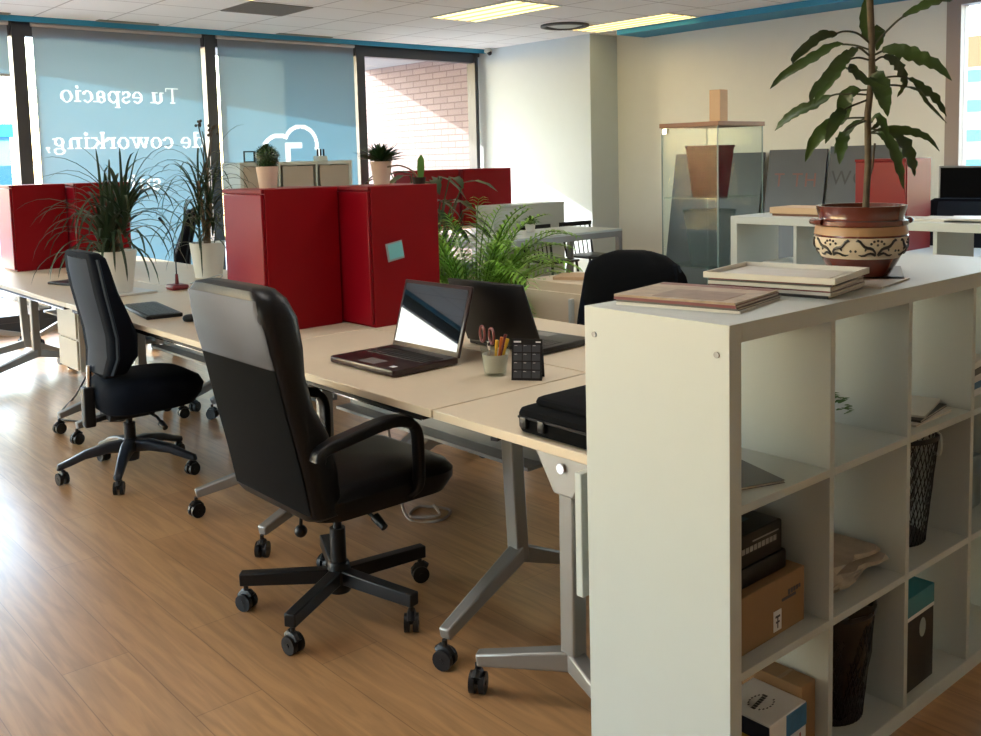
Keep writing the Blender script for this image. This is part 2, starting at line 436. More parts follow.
for i, (x, y) in enumerate(((2.0, 1.6), (4.4, 1.6), (2.0, -1.8), (4.4, -1.8), (-.4, 1.3), (-3.4, -.6))):  # extra panels added out of view to brighten the room; rear ones unlit
    ceil_light(x-.29, x+.29, y-.59, y+.59, ['added unseen ceiling light panel over the back desks', 'added unseen ceiling light panel over the far bookcase', 'added unlit ceiling light panel behind the bookcase aisle', 'added unlit ceiling light panel in the far right corner', 'added unseen ceiling light panel over the leather chair', 'added unlit ceiling light panel at the left rear'][i], LAMP2 if y > 0 else LAMPOFF)
def vent(x0, x1, y0, y1, label, n):
    t = thing('ceiling_vent', label, 'vent', ((x0+x1)/2, (y0+y1)/2, H), 0, 'ceiling air vents')
    w, d = (x1-x0)/2, (y1-y0)/2; m = MB()
    m.box(-w, w, -d, d, -.004, 0); m.build('backing', mat('vent_grey', (.20, .20, .20), .6), t, smooth=False)
    s = MB()
    for k in range(n):
        y = -d+(k+.5)*2*d/n; s.box(-w, w, y-.006, y+.002, -.010, -.004)
    s.build('slats', mat('vent_slat', (.30, .29, .27), .5), t, smooth=False)
vent(2.33, 2.92, 6.35, 6.92, 'square grey slatted vent in the ceiling above the first banner', 22)
vent(1.66, 2.22, 7.98, 8.07, 'slim slot vent in the ceiling above the lettered banner', 3)
vent(3.49, 4.13, 7.98, 8.07, 'slim slot vent in the ceiling above the cloud banner', 3)
vent(.4, .92, 7.98, 8.07, 'slim slot vent in the ceiling at the left edge', 3)
t = thing('round_diffuser', 'round dark-rimmed air diffuser in the ceiling beside the yellow light', 'vent', (5.66, 6.0, H))
MB().lathe([(.25, 0), (.25, -.02), (.215, -.026), (.20, -.014), (.20, 0)], 32).build('rim', mat('rim_dark', (.05, .05, .05), .5), t)
MB().lathe([(.19, -.002), (.12, -.02), (.05, -.024)], 32).build('cone', WHITE, t)
t = thing('security_camera', 'small white dome security camera at the top of the column', 'camera', (6.33, 7.98, 2.752))
MB().lathe([(.035, .048), (.05, .02), (.048, 0), (.03, -.01)], 20).build('housing', WHITE, t)
MB().sphere((0, -.025, -.012), .030, 16, 10).build('lens', BLACKPL, t)

# ------------------------------------------------------------------ printed blinds
def ring(x, y, cx, cy, rx, ry, tx, ty):
    a = ((x-cx)/rx)**2+((y-cy)/ry)**2 <= 1
    b = ((x-cx)/max(rx-tx, .01))**2+((y-cy)/max(ry-ty, .01))**2 < 1
    return a and not b
def R(x, y, x0, x1, y0, y1): return x0 <= x <= x1 and y0 <= y <= y1
S_ = .21
def serif(x, y, cx, cy): return R(x, y, cx-.24, cx+.24, cy-.045, cy+.045)
def stem(x, y, cx, y0, y1): return R(x, y, cx-S_/2, cx+S_/2, y0, y1)
def dl(x, y, x0, y0, x1, y1, w):
    t = (y-y0)/(y1-y0)
    return 0 <= t <= 1 and abs(x-(x0+(x1-x0)*t)) <= w
G = {
 'T': (1.35, lambda x, y: stem(x, y, .62, 0, 1.42) or serif(x, y, .62, .045) or R(x, y, .06, 1.18, 1.34, 1.43) or R(x, y, .06, .13, 1.08, 1.4) or R(x, y, 1.11, 1.18, 1.08, 1.4)),
 'u': (1.25, lambda x, y: stem(x, y, .24, .3, 1) or stem(x, y, .88, 0, 1) or serif(x, y, .14, .955) or serif(x, y, .80, .955) or serif(x, y, .98, .045) or (y < .4 and ring(x, y, .54, .38, .41, .40, .2, .13))),
 'e': (1.0, lambda x, y: (ring(x, y, .48, .5, .44, .52, .2, .08) and not (x > .5 and .2 < y < .46)) or R(x, y, .2, .88, .46, .55)),
 's': (.88, lambda x, y: (ring(x, y, .40, .74, .34, .28, .17, .09) and (x < .42 or y > .8)) or (ring(x, y, .42, .26, .36, .28, .17, .09) and (x > .40 or y < .2)) or R(x, y, .64, .70, .72, .98) or R(x, y, .08, .14, .02, .28)),
 'p': (1.15, lambda x, y: stem(x, y, .24, -.45, 1) or serif(x, y, .26, -.42) or serif(x, y, .14, .955) or (x > .22 and ring(x, y, .60, .5, .44, .52, .2, .09))),
 'a': (1.02, lambda x, y: stem(x, y, .68, 0, .7) or serif(x, y, .84, .04) or (y > .55 and ring(x, y, .44, .68, .35, .34, .2, .09)) or ring(x, y, .40, .27, .34, .29, .19, .08)),
 'c': (.95, lambda x, y: (ring(x, y, .48, .5, .44, .52, .2, .08) and not (x > .55 and .2 < y < .8)) or ((x-.76)**2+(y-.76)**2 < .012)),
 'i': (.62, lambda x, y: stem(x, y, .30, 0, 1) or serif(x, y, .30, .045) or serif(x, y, .2, .955) or ((x-.3)**2+(y-1.32)**2 < .018)),
 'o': (1.08, lambda x, y: ring(x, y, .52, .5, .47, .52, .21, .07)),
 'd': (1.2, lambda x, y: stem(x, y, .86, 0, 1.45) or serif(x, y, .98, .045) or serif(x, y, .76, 1.41) or (x < .9 and ring(x, y, .5, .5, .44, .52, .2, .09))),
 'b': (1.15, lambda x, y: stem(x, y, .24, 0, 1.45) or serif(x, y, .14, 1.41) or (x > .22 and ring(x, y, .60, .5, .44, .52, .2, .09))),
 'w': (1.6, lambda x, y: dl(x, y, .42, 0, .16, 1, .11) or dl(x, y, .46, 0, .76, 1, .06) or dl(x, y, 1.04, 0, .76, 1, .11) or dl(x, y, 1.08, 0, 1.36, 1, .06) or serif(x, y, .18, .955) or serif(x, y, 1.36, .955) or serif(x, y, .78, .955)),
 'r': (.85, lambda x, y: stem(x, y, .26, 0, 1) or serif(x, y, .28, .045) or serif(x, y, .16, .955) or (y > .62 and x > .3 and ring(x, y, .58, .62, .32, .38, .12, .14)) or ((x-.74)**2+(y-.8)**2 < .014)),
 'k': (1.18, lambda x, y: stem(x, y, .24, 0, 1.45) or serif(x, y, .26, .045) or serif(x, y, .14, 1.41) or dl(x, y, .36, .42, .86, .98, .07) or dl(x, y, .94, .02, .50, .62, .12) or serif(x, y, .86, .955) or serif(x, y, .94, .045)),
 'n': (1.25, lambda x, y: stem(x, y, .26, 0, 1) or stem(x, y, .88, 0, .66) or serif(x, y, .28, .045) or serif(x, y, .9, .045) or serif(x, y, .16, .955) or (y > .6 and ring(x, y, .58, .6, .41, .41, .2, .13))),
 'g': (1.1, lambda x, y: ring(x, y, .46, .64, .36, .37, .17, .08) or ring(x, y, .48, -.16, .44, .30, .15, .09) or R(x, y, .74, .98, .86, .96) or dl(x, y, .2, .0, .24, .34, .08)),
 ',': (.5, lambda x, y: ((x-.22)**2+(y-.1)**2 < .018) or dl(x, y, .12, -.3, .3, .1, .06)),
 ' ': (.55, lambda x, y: False),
}
def line_fn(text, xr, xl, base, xh):
    """text reads from outside, so it runs towards smaller X; returns test(X, Z)"""
    adv = [G[c][0] for c in text]; L = sum(adv); k = (xr-xl)/L
    st = [sum(adv[:i]) for i in range(len(text))]
    def f(X, Z):
        s = (xr-X)/k
        if s < 0 or s > L: return False
        y = (Z-base)/xh
        if y < -.55 or y > 1.6: return False
        for c, a, w in zip(text, st, adv):
            if a <= s < a+w: return G[c][1](s-a, y)
        return False
    return f
def blind(x0, x1, z0, z1, tests, zones, label, bottom=True):
    t = thing('printed_banner_blind', label, 'blind', ((x0+x1)/2, 8.17, 0), 0, 'roller blinds on the window wall')
    xc = (x0+x1)/2; fab, let = MB(), MB(); q = .0085
    def quad(m, a, b, c, d): m.face(m.ring([(a-xc, 0, c), (b-xc, 0, c), (b-xc, 0, d), (a-xc, 0, d)]))
    zs = sorted(zones); cur = z0; nx = int((x1-x0)/q); dx = (x1-x0)/nx
    for a, b in zs:
        if a > cur: quad(fab, x0, x1, cur, a)
        nz = int((b-a)/q); dz = (b-a)/nz
        for j in range(nz):
            za = a+j*dz; zc = za+dz/2; run = 0; st = None
            for i in range(nx+1):
                v = None if i == nx else any(f(x0+(i+.5)*dx, zc) for f in tests)
                if v != st:
                    if st is not None: quad(let if st else fab, x0+run*dx, x0+i*dx, za, za+dz)
                    run, st = i, v
        cur = b
    quad(fab, x0, x1, cur, z1)
    fab.build('fabric', BLINDM, t, smooth=False)
    if zones: let.build('lettering', PRINTM, t, smooth=False)
    else: let.bm.free()
    MB().box(x0-xc, x1-xc, -.008, .008, z0-.025, z0).build('bottom_bar', PALEGREY, t, smooth=False)
    MB().cyl((x0-xc-.01, 0, z1+.006), (x1-xc+.01, 0, z1+.006), .02, n=12).build('roller', PALEGREY, t)
blind(1.135, 2.705, .4, 2.735,
      [line_fn('Tu espacio', 2.46, 1.33, 2.065, .105), line_fn('de coworking,', 2.70, 1.17, 1.635, .105), line_fn('sub', 2.23, 1.86, 1.235, .105)],
      [(1.17, 1.41), (1.57, 1.80), (2.0, 2.24)], 'pale blue window blind with white mirrored serif words')
CL = [(3.53, 1.55, .225), (3.79, 1.655, .215), (3.87, 1.50, .18), (3.66, 1.5, .2)]
def cloud(X, Z):
    return any((X-a)**2+(Z-b)**2 < r*r for a, b, r in CL) and not any((X-a)**2+(Z-b)**2 < (r-.042)**2 for a, b, r in CL)
def bracket(X, Z): return R(X, Z, 3.60, 3.655, 1.36, 1.675) or R(X, Z, 3.60, 3.80, 1.62, 1.675)
blind(2.885, 4.50, .4, 2.735, [cloud, bracket], [(1.25, 1.90)], 'pale blue window blind with a white cloud outline')
blind(-.66, .93, 2.30, 2.735, [], [], 'short half-raised blue blind at the left edge of the view')
blind(-2.335, -.80, .4, 2.735, [], [], 'added plain blind just left of the view, shutting out the sun')  # two unseen blinds added to keep direct sun off the left floor
blind(-4.12, -2.385, .4, 2.735, [], [], 'added plain blind, second one left of the view, shutting out the sun')

# ------------------------------------------------------------------ casters and desks
def caster_mesh(r=.028, m=BLACKPL):
    b = MB()
    for s in (-1, 1): b.cyl((0, s*.006, r), (0, s*.022, r), r, n=16)
    b.cyl((0, -.024, r), (0, .024, r), .007, n=8)
    b.tube([(-.022, 0, r+.012), (-.01, 0, r+.026), (.012, 0, r+.03), (.022, 0, r+.02)], .014, 8)
    b.cyl((.0, 0, r+.02), (0, 0, r+.055), .008, n=8)
    return b.mesh('caster', m)
CAST = caster_mesh(); CAST2 = caster_mesh(.030)

DD, DW, DZ = .65, 1.28, .74
def desk_leg(parent, base, ends, top, flange_dir):
    """silver T-leg: upright with flange plate, two splayed foot arms, casters"""
    b = MB(); B = Vector(base); T = Vector(top)
    b.bar(B+Vector((0, 0, -.03)), T+Vector((0, 0, -.06)), .050, .052, (0, 1, 0))
    f = Vector(flange_dir)
    sd = Vector((-f.y, f.x, 0))
    out = [(-.10, 0), (.10, 0), (.10, -.018), (.035, -.12), (-.035, -.12), (-.10, -.018)]
    b.prism(out, lambda u, v, w: T+sd*u+Vector((0, 0, v))+f*(.022+w), .012)
    for e in ends: b.bar(B, Vector(e), .050, .056, (0, 0, 1), .038, .036)
    o = b.build('leg', SILVER, parent, bevel=.006)
    MB().cyl(T+Vector((0, 0, -.045))+f*.033, T+Vector((0, 0, -.045))+f*.043, .013, n=12).build('bolt', CHROME, o)
    for e in ends:
        e = Vector(e); inst('caster', CAST2, o, (e.x, e.y, 0), random.uniform(0, 6))
    return o
def make_desk(label, n0=.06, n1=-.08, f1=1.025, DW=1.28):
    """local: x 0..DD (user edge at 0), y 0..DW"""
    t = thing('office_desk', label, 'desk', (0, 0, 0), 0, 'cream desks of the central row')
    MB().box(0, DD, 0, DW, DZ-.026, DZ).build('tabletop', CREAM, t, bevel=.0025)
    r = MB(); r.box(.012, .06, .06, DW-.06, DZ-.046, DZ-.0262); fr = r.build('front_rail', BLACKMET, t, bevel=.003)
    MB().box(.010, .0135, .06, DW-.06, DZ-.046, DZ-.042).build('rail_highlight', CHROME, fr, smooth=False)  # chrome strip stands in for the highlight line along the rail
    r = MB(); r.box(.28, .34, .10, DW-.10, DZ-.10, DZ-.027); r.build('beam', GREYMET, t, bevel=.004)
    p = MB(); p.box(.50, .515, .06, DW-.06, .44, DZ-.03); p.box(.43, .50, .06, DW-.06, .44, .452); p.build('modesty_panel', GREYMET, t, smooth=False)
    desk_leg(t, (.36, n0, .20), [(-.03, n1, .10), (.60, n0+.02, .10)], (.345, n0+.01, DZ-.026), (0, -1, 0))
    desk_leg(t, (.34, DW-.12, .17), [(-.03, f1, .10), (.60, DW-.04, .10)], (.34, DW-.12, DZ-.026), (0, 1, 0))
    MB().bar((.36, .16, DZ-.05), (.12, .14, DZ-.055), .02, .008).build('release_lever', BLACKPL, t)
    return t
XF = .085; Y0 = 1.085
GD = 'cream desks of the central row'
DESKS = [('cream desk holding the open wine-dark laptop and pencil cup', 'cream desk on the far side holding the big black laptop', .035, -.07, 1.025, 1.28),
         ('long cream desk between the two front chairs, with the keyboard', 'cream desk on the far side under the red cabinet with the blue note', .17, .31, 1.787, 1.93),
         ('long cream desk holding the white pot with arching spiky plant', 'cream desk on the far side holding the second white plant pot', .16, .14, 1.62, 1.93),
         ('sunlit cream desk at the far end under the red cabinet', 'cream desk on the far side nearest the window', .17, .31, 1.025, 1.28)]
y = Y0
for lf_, lb_, n0, n1, f1, dw in DESKS:
    d = make_desk(lf_, n0, n1, f1, dw); d.location = (XF, y, 0)
    copy_tree(d, (XF+2*DD+.008, y+dw, 0), PI, lb_, GD)
    y += dw+.008
# the desk turned across the end of the row
t = thing('end_desk', 'cream desk set crosswise at the near end, under the black laptop bag', 'desk', (XF, .425, 0))
MB().box(0, 1.30, 0, .652, DZ-.026, DZ).build('tabletop', CREAM, t, bevel=.0025)
MB().box(.14, 1.2, .30, .36, DZ-.10, DZ-.027).build('beam', GREYMET, t, bevel=.004)
desk_leg(t, (.10, .20, .13), [(-.045, .425, .10), (.045, .03, .10)], (.075, .17, DZ-.026), (-1, 0, 0))
desk_leg(t, (1.2, .26, .13), [(1.25, .48, .10), (1.22, .03, .10)], (1.2, .26, DZ-.026), (1, 0, 0))
MB().box(-.055, .24, .012, .034, .41, DZ-.027).build('side_panel', WHITE, t, bevel=.003)
MB().bar((.03, .42, DZ-.045), (.13, .45, DZ-.04), .022, .01).build('release_lever', BLACKPL, t)
# ------------------------------------------------------------------ chairs
CHC = caster_mesh(.029)
def star_base(t, r, a0, m, hub_z, kind, rise=.0):
    b = MB()
    b.lathe([(.001, hub_z-.05), (.036, hub_z-.05), (.042, hub_z), (.034, hub_z+.05), (.028, hub_z+.055)], 20)
    for k in range(5):
        a = a0+k*2*PI/5; d = Vector((math.cos(a), math.sin(a), 0))
        if kind == 'bar':
            b.bar(d*.02+Vector((0, 0, hub_z+.006)), d*(r+.016)+Vector((0, 0, .106)), .042, .046, (0, 0, 1), .038, .042)
        else:
            sd = Vector((-d.y, d.x, 0)); rings = []
            for q, w, h, z in ((.02, .06, .06, hub_z+.02), (.10, .056, .05, hub_z+.022), (.2, .046, .04, hub_z+.005), (.27, .04, .034, .098), (r+.015, .036, .03, .082), (r+.022, .02, .016, .078)):
                rings.append([d*q+sd*u+Vector((0, 0, z+v)) for u, v in rr(w, h, .012, 3)])
            b.loft(rings)
    o = b.build('star_base', m, t, bevel=.004 if kind == 'bar' else 0)
    for k in range(5):
        a = a0+k*2*PI/5; inst('caster', CHC, o, (r*math.cos(a), r*math.sin(a), 0), random.uniform(0, 6))
def back_loft(m, secs, rad=.05, n=5):
    """secs: z, xback, xfront, halfwidth"""
    rings = []
    for z, xb, xf, hw in secs:
        rings.append([Vector(((xb+xf)/2+u, v, z)) for u, v in rr(xf-xb, 2*hw, min(rad, (xf-xb)*.48), n)])
    return m.loft(rings)
def seat_loft(m, secs, cx, r=.08):
    rings = []
    for z, w, d, sx in secs: rings.append([Vector((cx+sx+u, v, z)) for u, v in rr(d, w, r, 6)])
    return m.loft(rings)

# big leather chair
lc = thing('executive_chair', 'tall black leather executive chair with armrests, nearest on the wood floor', 'chair', (.045, 1.558, 0), 0)
star_base(lc, .308, math.radians(-5), BLACKMET, .105, 'bar')
b = MB(); b.cyl((0, 0, .12), (0, 0, .27), .026, n=16); b.cyl((0, 0, .27), (0, 0, .37), .014, n=12); b.build('gas_lift', BLACKMET, lc)
b = MB(); b.box(-.12, .12, -.07, .07, .355, .385); b.build('mechanism', BLACKMET, lc, bevel=.006)
seat_loft(MB(), [(.38, .44, .44, .02), (.392, .50, .50, .02), (.43, .53, .545, .02), (.455, .53, .55, .02), (.478, .49, .51, .025), (.486, .42, .44, .03)], .03, .09).build('seat', BLACKLEA, lc)
back_loft(MB(), [(.405, -.225, -.125, .235), (.42, -.232, -.115, .26), (.55, -.255, -.13, .265), (.66, -.28, -.155, .265), (.75, -.30, -.20, .262), (.85, -.32, -.225, .262), (.93, -.34, -.225, .262), (1.02, -.360, -.238, .260), (1.075, -.368, -.26, .245), (1.102, -.360, -.282, .21), (1.110, -.343, -.30, .16)], .05).build('backrest', BLACKLEA, lc)
b = MB()
rows = []
for z, x in ((.878, -.328), (.93, -.3415), (.99, -.354), (1.03, -.3625), (1.078, -.3695)):
    hw = .236 if z < 1.03 else .222
    rows.append([(x+.004, -hw, z), (x-.0015, -hw+.02, z), (x-.0015, hw-.02, z), (x+.004, hw, z)])
b.loft(rows, False, False, closed=False); b.build('upper_back_panel', GREYLEA, lc)
b = MB(); b.loft([[(x+.004, -hw, z), (x-.0012, -hw+.015, z), (x-.0012, hw-.015, z), (x+.004, hw, z)] for z, x, hw in ((.43, -.2345, .235), (.55, -.2565, .238), (.66, -.2815, .238), (.75, -.3015, .236), (.876, -.3273, .236))], False, False, closed=False)
o = b.build('lower_back_panel', BLACKFAB, lc); o['label'] = 'matte black fabric lower back'
for s in (-1, 1):
    y = s*.275
    pts = smooth_path([(-.225, y, .60), (-.21, y, .63), (-.12, y, .648), (.01, y, .668), (.085, y, .660), (.128, y, .625), (.135, y, .55), (.13, y, .45), (.11, y*.9, .41)], 5)
    b = MB(); rings = []
    for i, p in enumerate(pts):
        tt = (pts[min(i+1, len(pts)-1)]-pts[max(i-1, 0)]).normalized(); sd = Vector((0, 1, 0)); up = tt.cross(sd)
        k = i/(len(pts)-1); w = .056 if k < .55 else .046; h = .034 if k < .55 else .026
        rings.append([p+sd*u+up*v for u, v in rr(w, h, .010, 3)])
    b.loft(rings); b.build('armrest', BLACKLEA, lc)
b = MB(); b.tube([(0, -.03, .37), (.03, -.10, .355), (.045, -.16, .33)], .006, 8); b.cyl((.045, -.155, .335), (.05, -.20, .31), .016, .012, 10); b.build('tilt_lever', BLACKPL, lc)
b = MB(); b.tube([(-.04, .06, .36), (-.05, .14, .30), (-.045, .16, .24)], .006, 8); b.sphere((-.045, .16, .225), .022, 12, 8); b.build('tension_knob', BLACKPL, lc)

# ergonomic task chair
def task_chair(label, loc, rz, group):
    t = thing('task_chair', label, 'chair', loc, rz, group)
    star_base(t, .305, math.radians(26), NAVYPL, .12, 'curve')
    b = MB(); b.cyl((0, 0, .14), (0, 0, .25), .027, n=16); b.cyl((0, 0, .25), (0, 0, .31), .015, n=12); b.build('gas_lift', BLACKMET, t)
    b = MB(); b.box(-.11, .10, -.08, .08, .285, .325); b.bar((-.08, 0, .30), (-.195, 0, .285), .05, .022); b.build('mechanism', BLACKPL, t, bevel=.006)
    seat_loft(MB(), [(.318, .34, .34, -.02), (.335, .42, .42, 0), (.38, .46, .46, .01), (.42, .465, .475, .015), (.455, .44, .45, .01), (.478, .38, .38, 0), (.486, .30, .30, -.01)], .07, .12).build('seat', NAVYFAB, t)
    secs = [(.50, -.135, -.075, .13), (.52, -.14, -.04, .175), (.60, -.125, .00, .215), (.70, -.13, -.002, .235), (.80, -.15, -.04, .242), (.90, -.17, -.08, .245), (1.0, -.185, -.105, .24), (1.055, -.19, -.118, .225), (1.078, -.188, -.135, .19)]
    back_loft(MB(), secs, .03).build('backrest', NAVYFAB, t)
    rings = []
    for z, xb, xf, hw in secs[1:-1]:
        rings.append([Vector((xb-.014+.040*(abs(u))**2.5, u*(hw+.012), z)) for u in (-1, -.92, -.82, -.7, -.5, -.25, 0, .25, .5, .7, .82, .92, 1)]+[Vector((xb+.000+.036*(abs(u))**2.5, u*(hw+.006), z)) for u in (1, .92, .82, .7, .5, .25, 0, -.25, -.5, -.7, -.82, -.92, -1)])
    o = MB().loft(rings).build('back_shell', SHELLGR, t); o['label'] = 'slate grey plastic back shell'
    b = MB(); b.cyl((-.175, 0, .42), (-.165, 0, .55), .012, n=12); b.build('back_post', CHROME, t)
    b = MB(); b.rbox(-.205, -.155, -.03, .03, .262, .45, .008); b.build('post_sleeve', BLACKPL, t)
    b = MB(); b.tube([(.06, -.05, .31), (.08, -.16, .29), (.085, -.21, .265)], .007, 8); b.cyl((.083, -.20, .27), (.087, -.245, .255), .016, .013, 10); b.build('height_lever', BLACKPL, t)
    return t
tc = task_chair('black ergonomic task chair with slate back shell, at the left on the wood floor', (.08, 3.46, 0), math.radians(-3), None)
G2 = 'task chairs on the far side of the desks'
jc = copy_tree(tc, (1.74, 1.84, 0), PI+.25, 'black task chair under the draped jacket, behind the white bookcase', G2)
jc.scale = (1, 1, .9)
copy_tree(tc, (1.80, 6.95, 0), 2.75, 'black task chair with curved back against the bright window', G2)
copy_tree(tc, (1.70, 4.6, 0), PI-.1, 'black task chair on the far side behind the second white pot', G2)
copy_tree(tc, (1.08, .02+.0, 0), 0, 'x', G2) if False else None

# jacket draped over the far chair
b = MB(); rings = []
for z, hw, th in ((.56, .245, .13), (.66, .26, .15), (.74, .26, .16), (.82, .255, .15), (.88, .24, .14), (.93, .21, .125), (.97, .16, .10), (.99, .09, .06)):
    ring_ = []
    for k in range(28):
        a = 2*PI*k/28; wob = 1+.07*math.sin(5*a+z*9)+.04*math.sin(9*a-z*14)
        ring_.append(Vector((th*math.cos(a)*wob, hw*math.sin(a)*wob, z)))
    rings.append(ring_)
jk = b.loft(rings).build('jacket', BLACKFAB, None, (1.875, 1.865, .02), math.radians(14))
tag(jk, 'black jacket draped over the chair behind the white bookcase', 'jacket')

# ------------------------------------------------------------------ red cabinets
def red_cabinet(label, x0, x1, y0, y1, door='x', h=.61, z=DZ):
    t = thing('red_cabinet', label, 'cabinet', ((x0+x1)/2, (y0+y1)/2, z), 0, 'red desk cabinets')
    w, d = (x1-x0)/2, (y1-y0)/2
    MB().box(-w+.012, w, -d, d, 0, h).build('body', RED, t, bevel=.003)
    MB().box(-w-.004, -w+.011, -d+.006, d-.006, .012, h-.022).build('door', REDDOOR, t, bevel=.003)
    MB().box(-w-.004, -w+.011, -d, d, h-.018, h).build('top_rail', REDEDGE, t, bevel=.002)
    return t
red_cabinet('tall red cabinet on the desk behind the leather chair, its narrow side lit', .365, .732, 2.575, 2.935)
red_cabinet('tall red cabinet with a turquoise note on its face', .745, 1.115, 2.352, 2.72)
red_cabinet('red cabinet at the left edge of the view, its side in full sun', .36, .732, 6.255, 6.60)
red_cabinet('red cabinet behind the arching spiky plant, beside the sunlit one', .745, 1.13, 6.10, 6.46)
t = thing('sticky_note', 'turquoise square sticky note on the red cabinet front', 'note', (.872, 2.352, 1.065), 0, None, (PI/2, math.radians(-9), 0))
MB().box(-.045, .042, -.040, .040, 0, .003).build('backing', NOTEB, t, smooth=False)
MB().box(-.036, .038, -.031, .034, .003, .006).build('note_sheet', NOTE, t, smooth=False)

# ------------------------------------------------------------------ plants
def pot_lathe(t, r0, r1, h, m, rim=.008):
    MB().lathe([(r0, 0), (r0+(r1-r0)*.5, h*.5), (r1, h), (r1-rim, h), (r1-rim-.004, h-.02), (r1*.6, h-.022)], 28, cap0=True, cap1=False).build('pot', m, t)
    MB().lathe([(.001, h-.022), (r1-rim-.002, h-.022), (r1-rim-.002, h-.03), (.001, h-.03)], 20, cap0=False, cap1=False).build('soil', SOIL, t)
def spiky(name, label, loc, r0, r1, h, heads, nleaf, L, wid, droop, cat='plant', mpot=POTW, seed=1, up=.3, spread=.10):
    rnd = random.Random(seed)
    t = thing(name, label, cat, loc)
    pot_lathe(t, r0, r1, h, mpot)
    st, lf = MB(), MB()
    for hx, hy, hz in heads:
        st.tube([(hx*.2, hy*.2, h-.03), (hx*.5, hy*.5, (h+hz)*.5), (hx, hy, hz)], [.014, .010], 8, smooth=4)
        for k in range(nleaf):
            a = rnd.uniform(0, 2*PI); el = rnd.uniform(up, 1.45); ll = L*rnd.uniform(.7, 1.15)
            d = Vector((math.cos(a)*math.cos(el), math.sin(a)*math.cos(el), math.sin(el)))
            p = Vector((hx, hy, hz-rnd.uniform(0, spread))); pts = [p.copy()]; n = 9
            dr = droop*rnd.uniform(.6, 1.3)*(1.3-el*.55)
            for i in range(n):
                p = p+d*ll/n; d = (d+Vector((0, 0, -dr*(i+1)/n*.32))).normalized(); pts.append(p.copy())
            ws = [wid*.5, wid*.9]+[wid*(1-.09*i) for i in range(n-2)]+[.0008]
            lf.leaf(pts, ws[:len(pts)], fold=.2)
    st.build('stem', STEM, t); lf.build('foliage', LEAFY, t, ang=80)
    return t
spiky('spiky_plant', 'spiky arching plant in white pot on the desk beside the task chair', (.42, 4.46, DZ+.012), .082, .118, .235,
      [(.0, .03, .36), (.05, -.03, .46), (-.05, .0, .32)], 40, .52, .022, 2.2, seed=3, spread=.16)
spiky('spiky_plant', 'tall tangled plant in white pot just left of the red cabinet', (1.13, 4.80, DZ), .085, .112, .225,
      [(-.03, .02, .62), (.03, -.02, .48), (-.06, -.03, .52), (.05, .05, .70)], 24, .46, .015, 2.4, seed=9, spread=.34)
# little flower twigs over the second plant
tw = MB()
for a in ((-.02, .0, .16), (.08, .02, .14), (.05, -.05, .10)):
    p0 = Vector((1.13, 4.80, 1.40)); p1 = p0+Vector((a[0], a[1], .16+a[2])); tw.tube([p0, (p0+p1)/2+Vector((.02, 0, .01)), p1], .004, 6)
    for k in range(7): tw.sphere(p1+Vector((random.uniform(-.03, .03), random.uniform(-.03, .03), random.uniform(-.02, .02))), .010, 6, 4)
o = tw.build('flower_twigs', mat('dry_twig', (.07, .06, .05), .8)); tag(o, 'dry dark flower sprigs sticking up from the tangled plant', 'flowers')
o = MB().box(-.14, .16, -.15, .13, 0, .011).build('notebook', COVERW, None, (.42, 4.45, DZ), .1, bevel=.002)
tag(o, 'thin pale notebook lying under the white plant pot', 'notebook')
# topiary ball
t = thing('topiary_plant', 'small round topiary ball in a pale pot on the red cabinet', 'plant', (.515, 2.80, DZ+.61))
pot_lathe(t, .038, .050, .095, POTP, .006)
b = MB(); rnd = random.Random(4)
b.sphere((0, 0, .135), .050, 16, 10)
for k in range(420):
    v = Vector((rnd.gauss(0, 1), rnd.gauss(0, 1), rnd.gauss(0, 1))).normalized(); p = Vector((0, 0, .135))+v*.048
    b.leaf([p, p+v*.008+Vector((0, 0, .002)), p+v*.014], [.004, .007, .001])
b.build('foliage', LEAFD, t, ang=80)
t = thing('succulent', 'bushy pointed-leaf succulent in a pale pot on the red cabinets', 'plant', (.985, 2.60, DZ+.61))
pot_lathe(t, .036, .050, .105, POTP, .006)
b = MB(); rnd = random.Random(5)
for k in range(90):
    a = rnd.uniform(0, 2*PI); el = rnd.uniform(.12, 1.35); L = rnd.uniform(.085, .135)
    d = Vector((math.cos(a)*math.cos(el), math.sin(a)*math.cos(el), math.sin(el)*.75)); p = Vector((0, 0, .095))+d*.01
    b.leaf([p, p+d*L*.5+Vector((0, 0, .008)), p+d*L], [.012, .020, .002], fold=.25)
b.build('foliage', LEAFD, t, ang=80)
# bare arched stem and paddle leaf in a small dark pot on the cabinet rear
t = thing('paddle_plant', 'sparse plant with one upright paddle leaf at the corner of the red cabinets', 'plant', (1.065, 2.42, DZ+.61))
pot_lathe(t, .026, .032, .03, SOIL, .004)
MB().tube([(0, 0, .02), (-.03, .01, .06), (-.09, .02, .085), (-.15, .03, .08)], .004, 6, smooth=5).build('stem', STEM, t)
MB().leaf([(0.01, 0, .02), (.012, 0, .07), (.014, 0, .11), (.016, 0, .13)], [.022, .034, .03, .006], up=(.6, .8, 0), fold=.1).build('paddle_leaf', LEAFM, t)

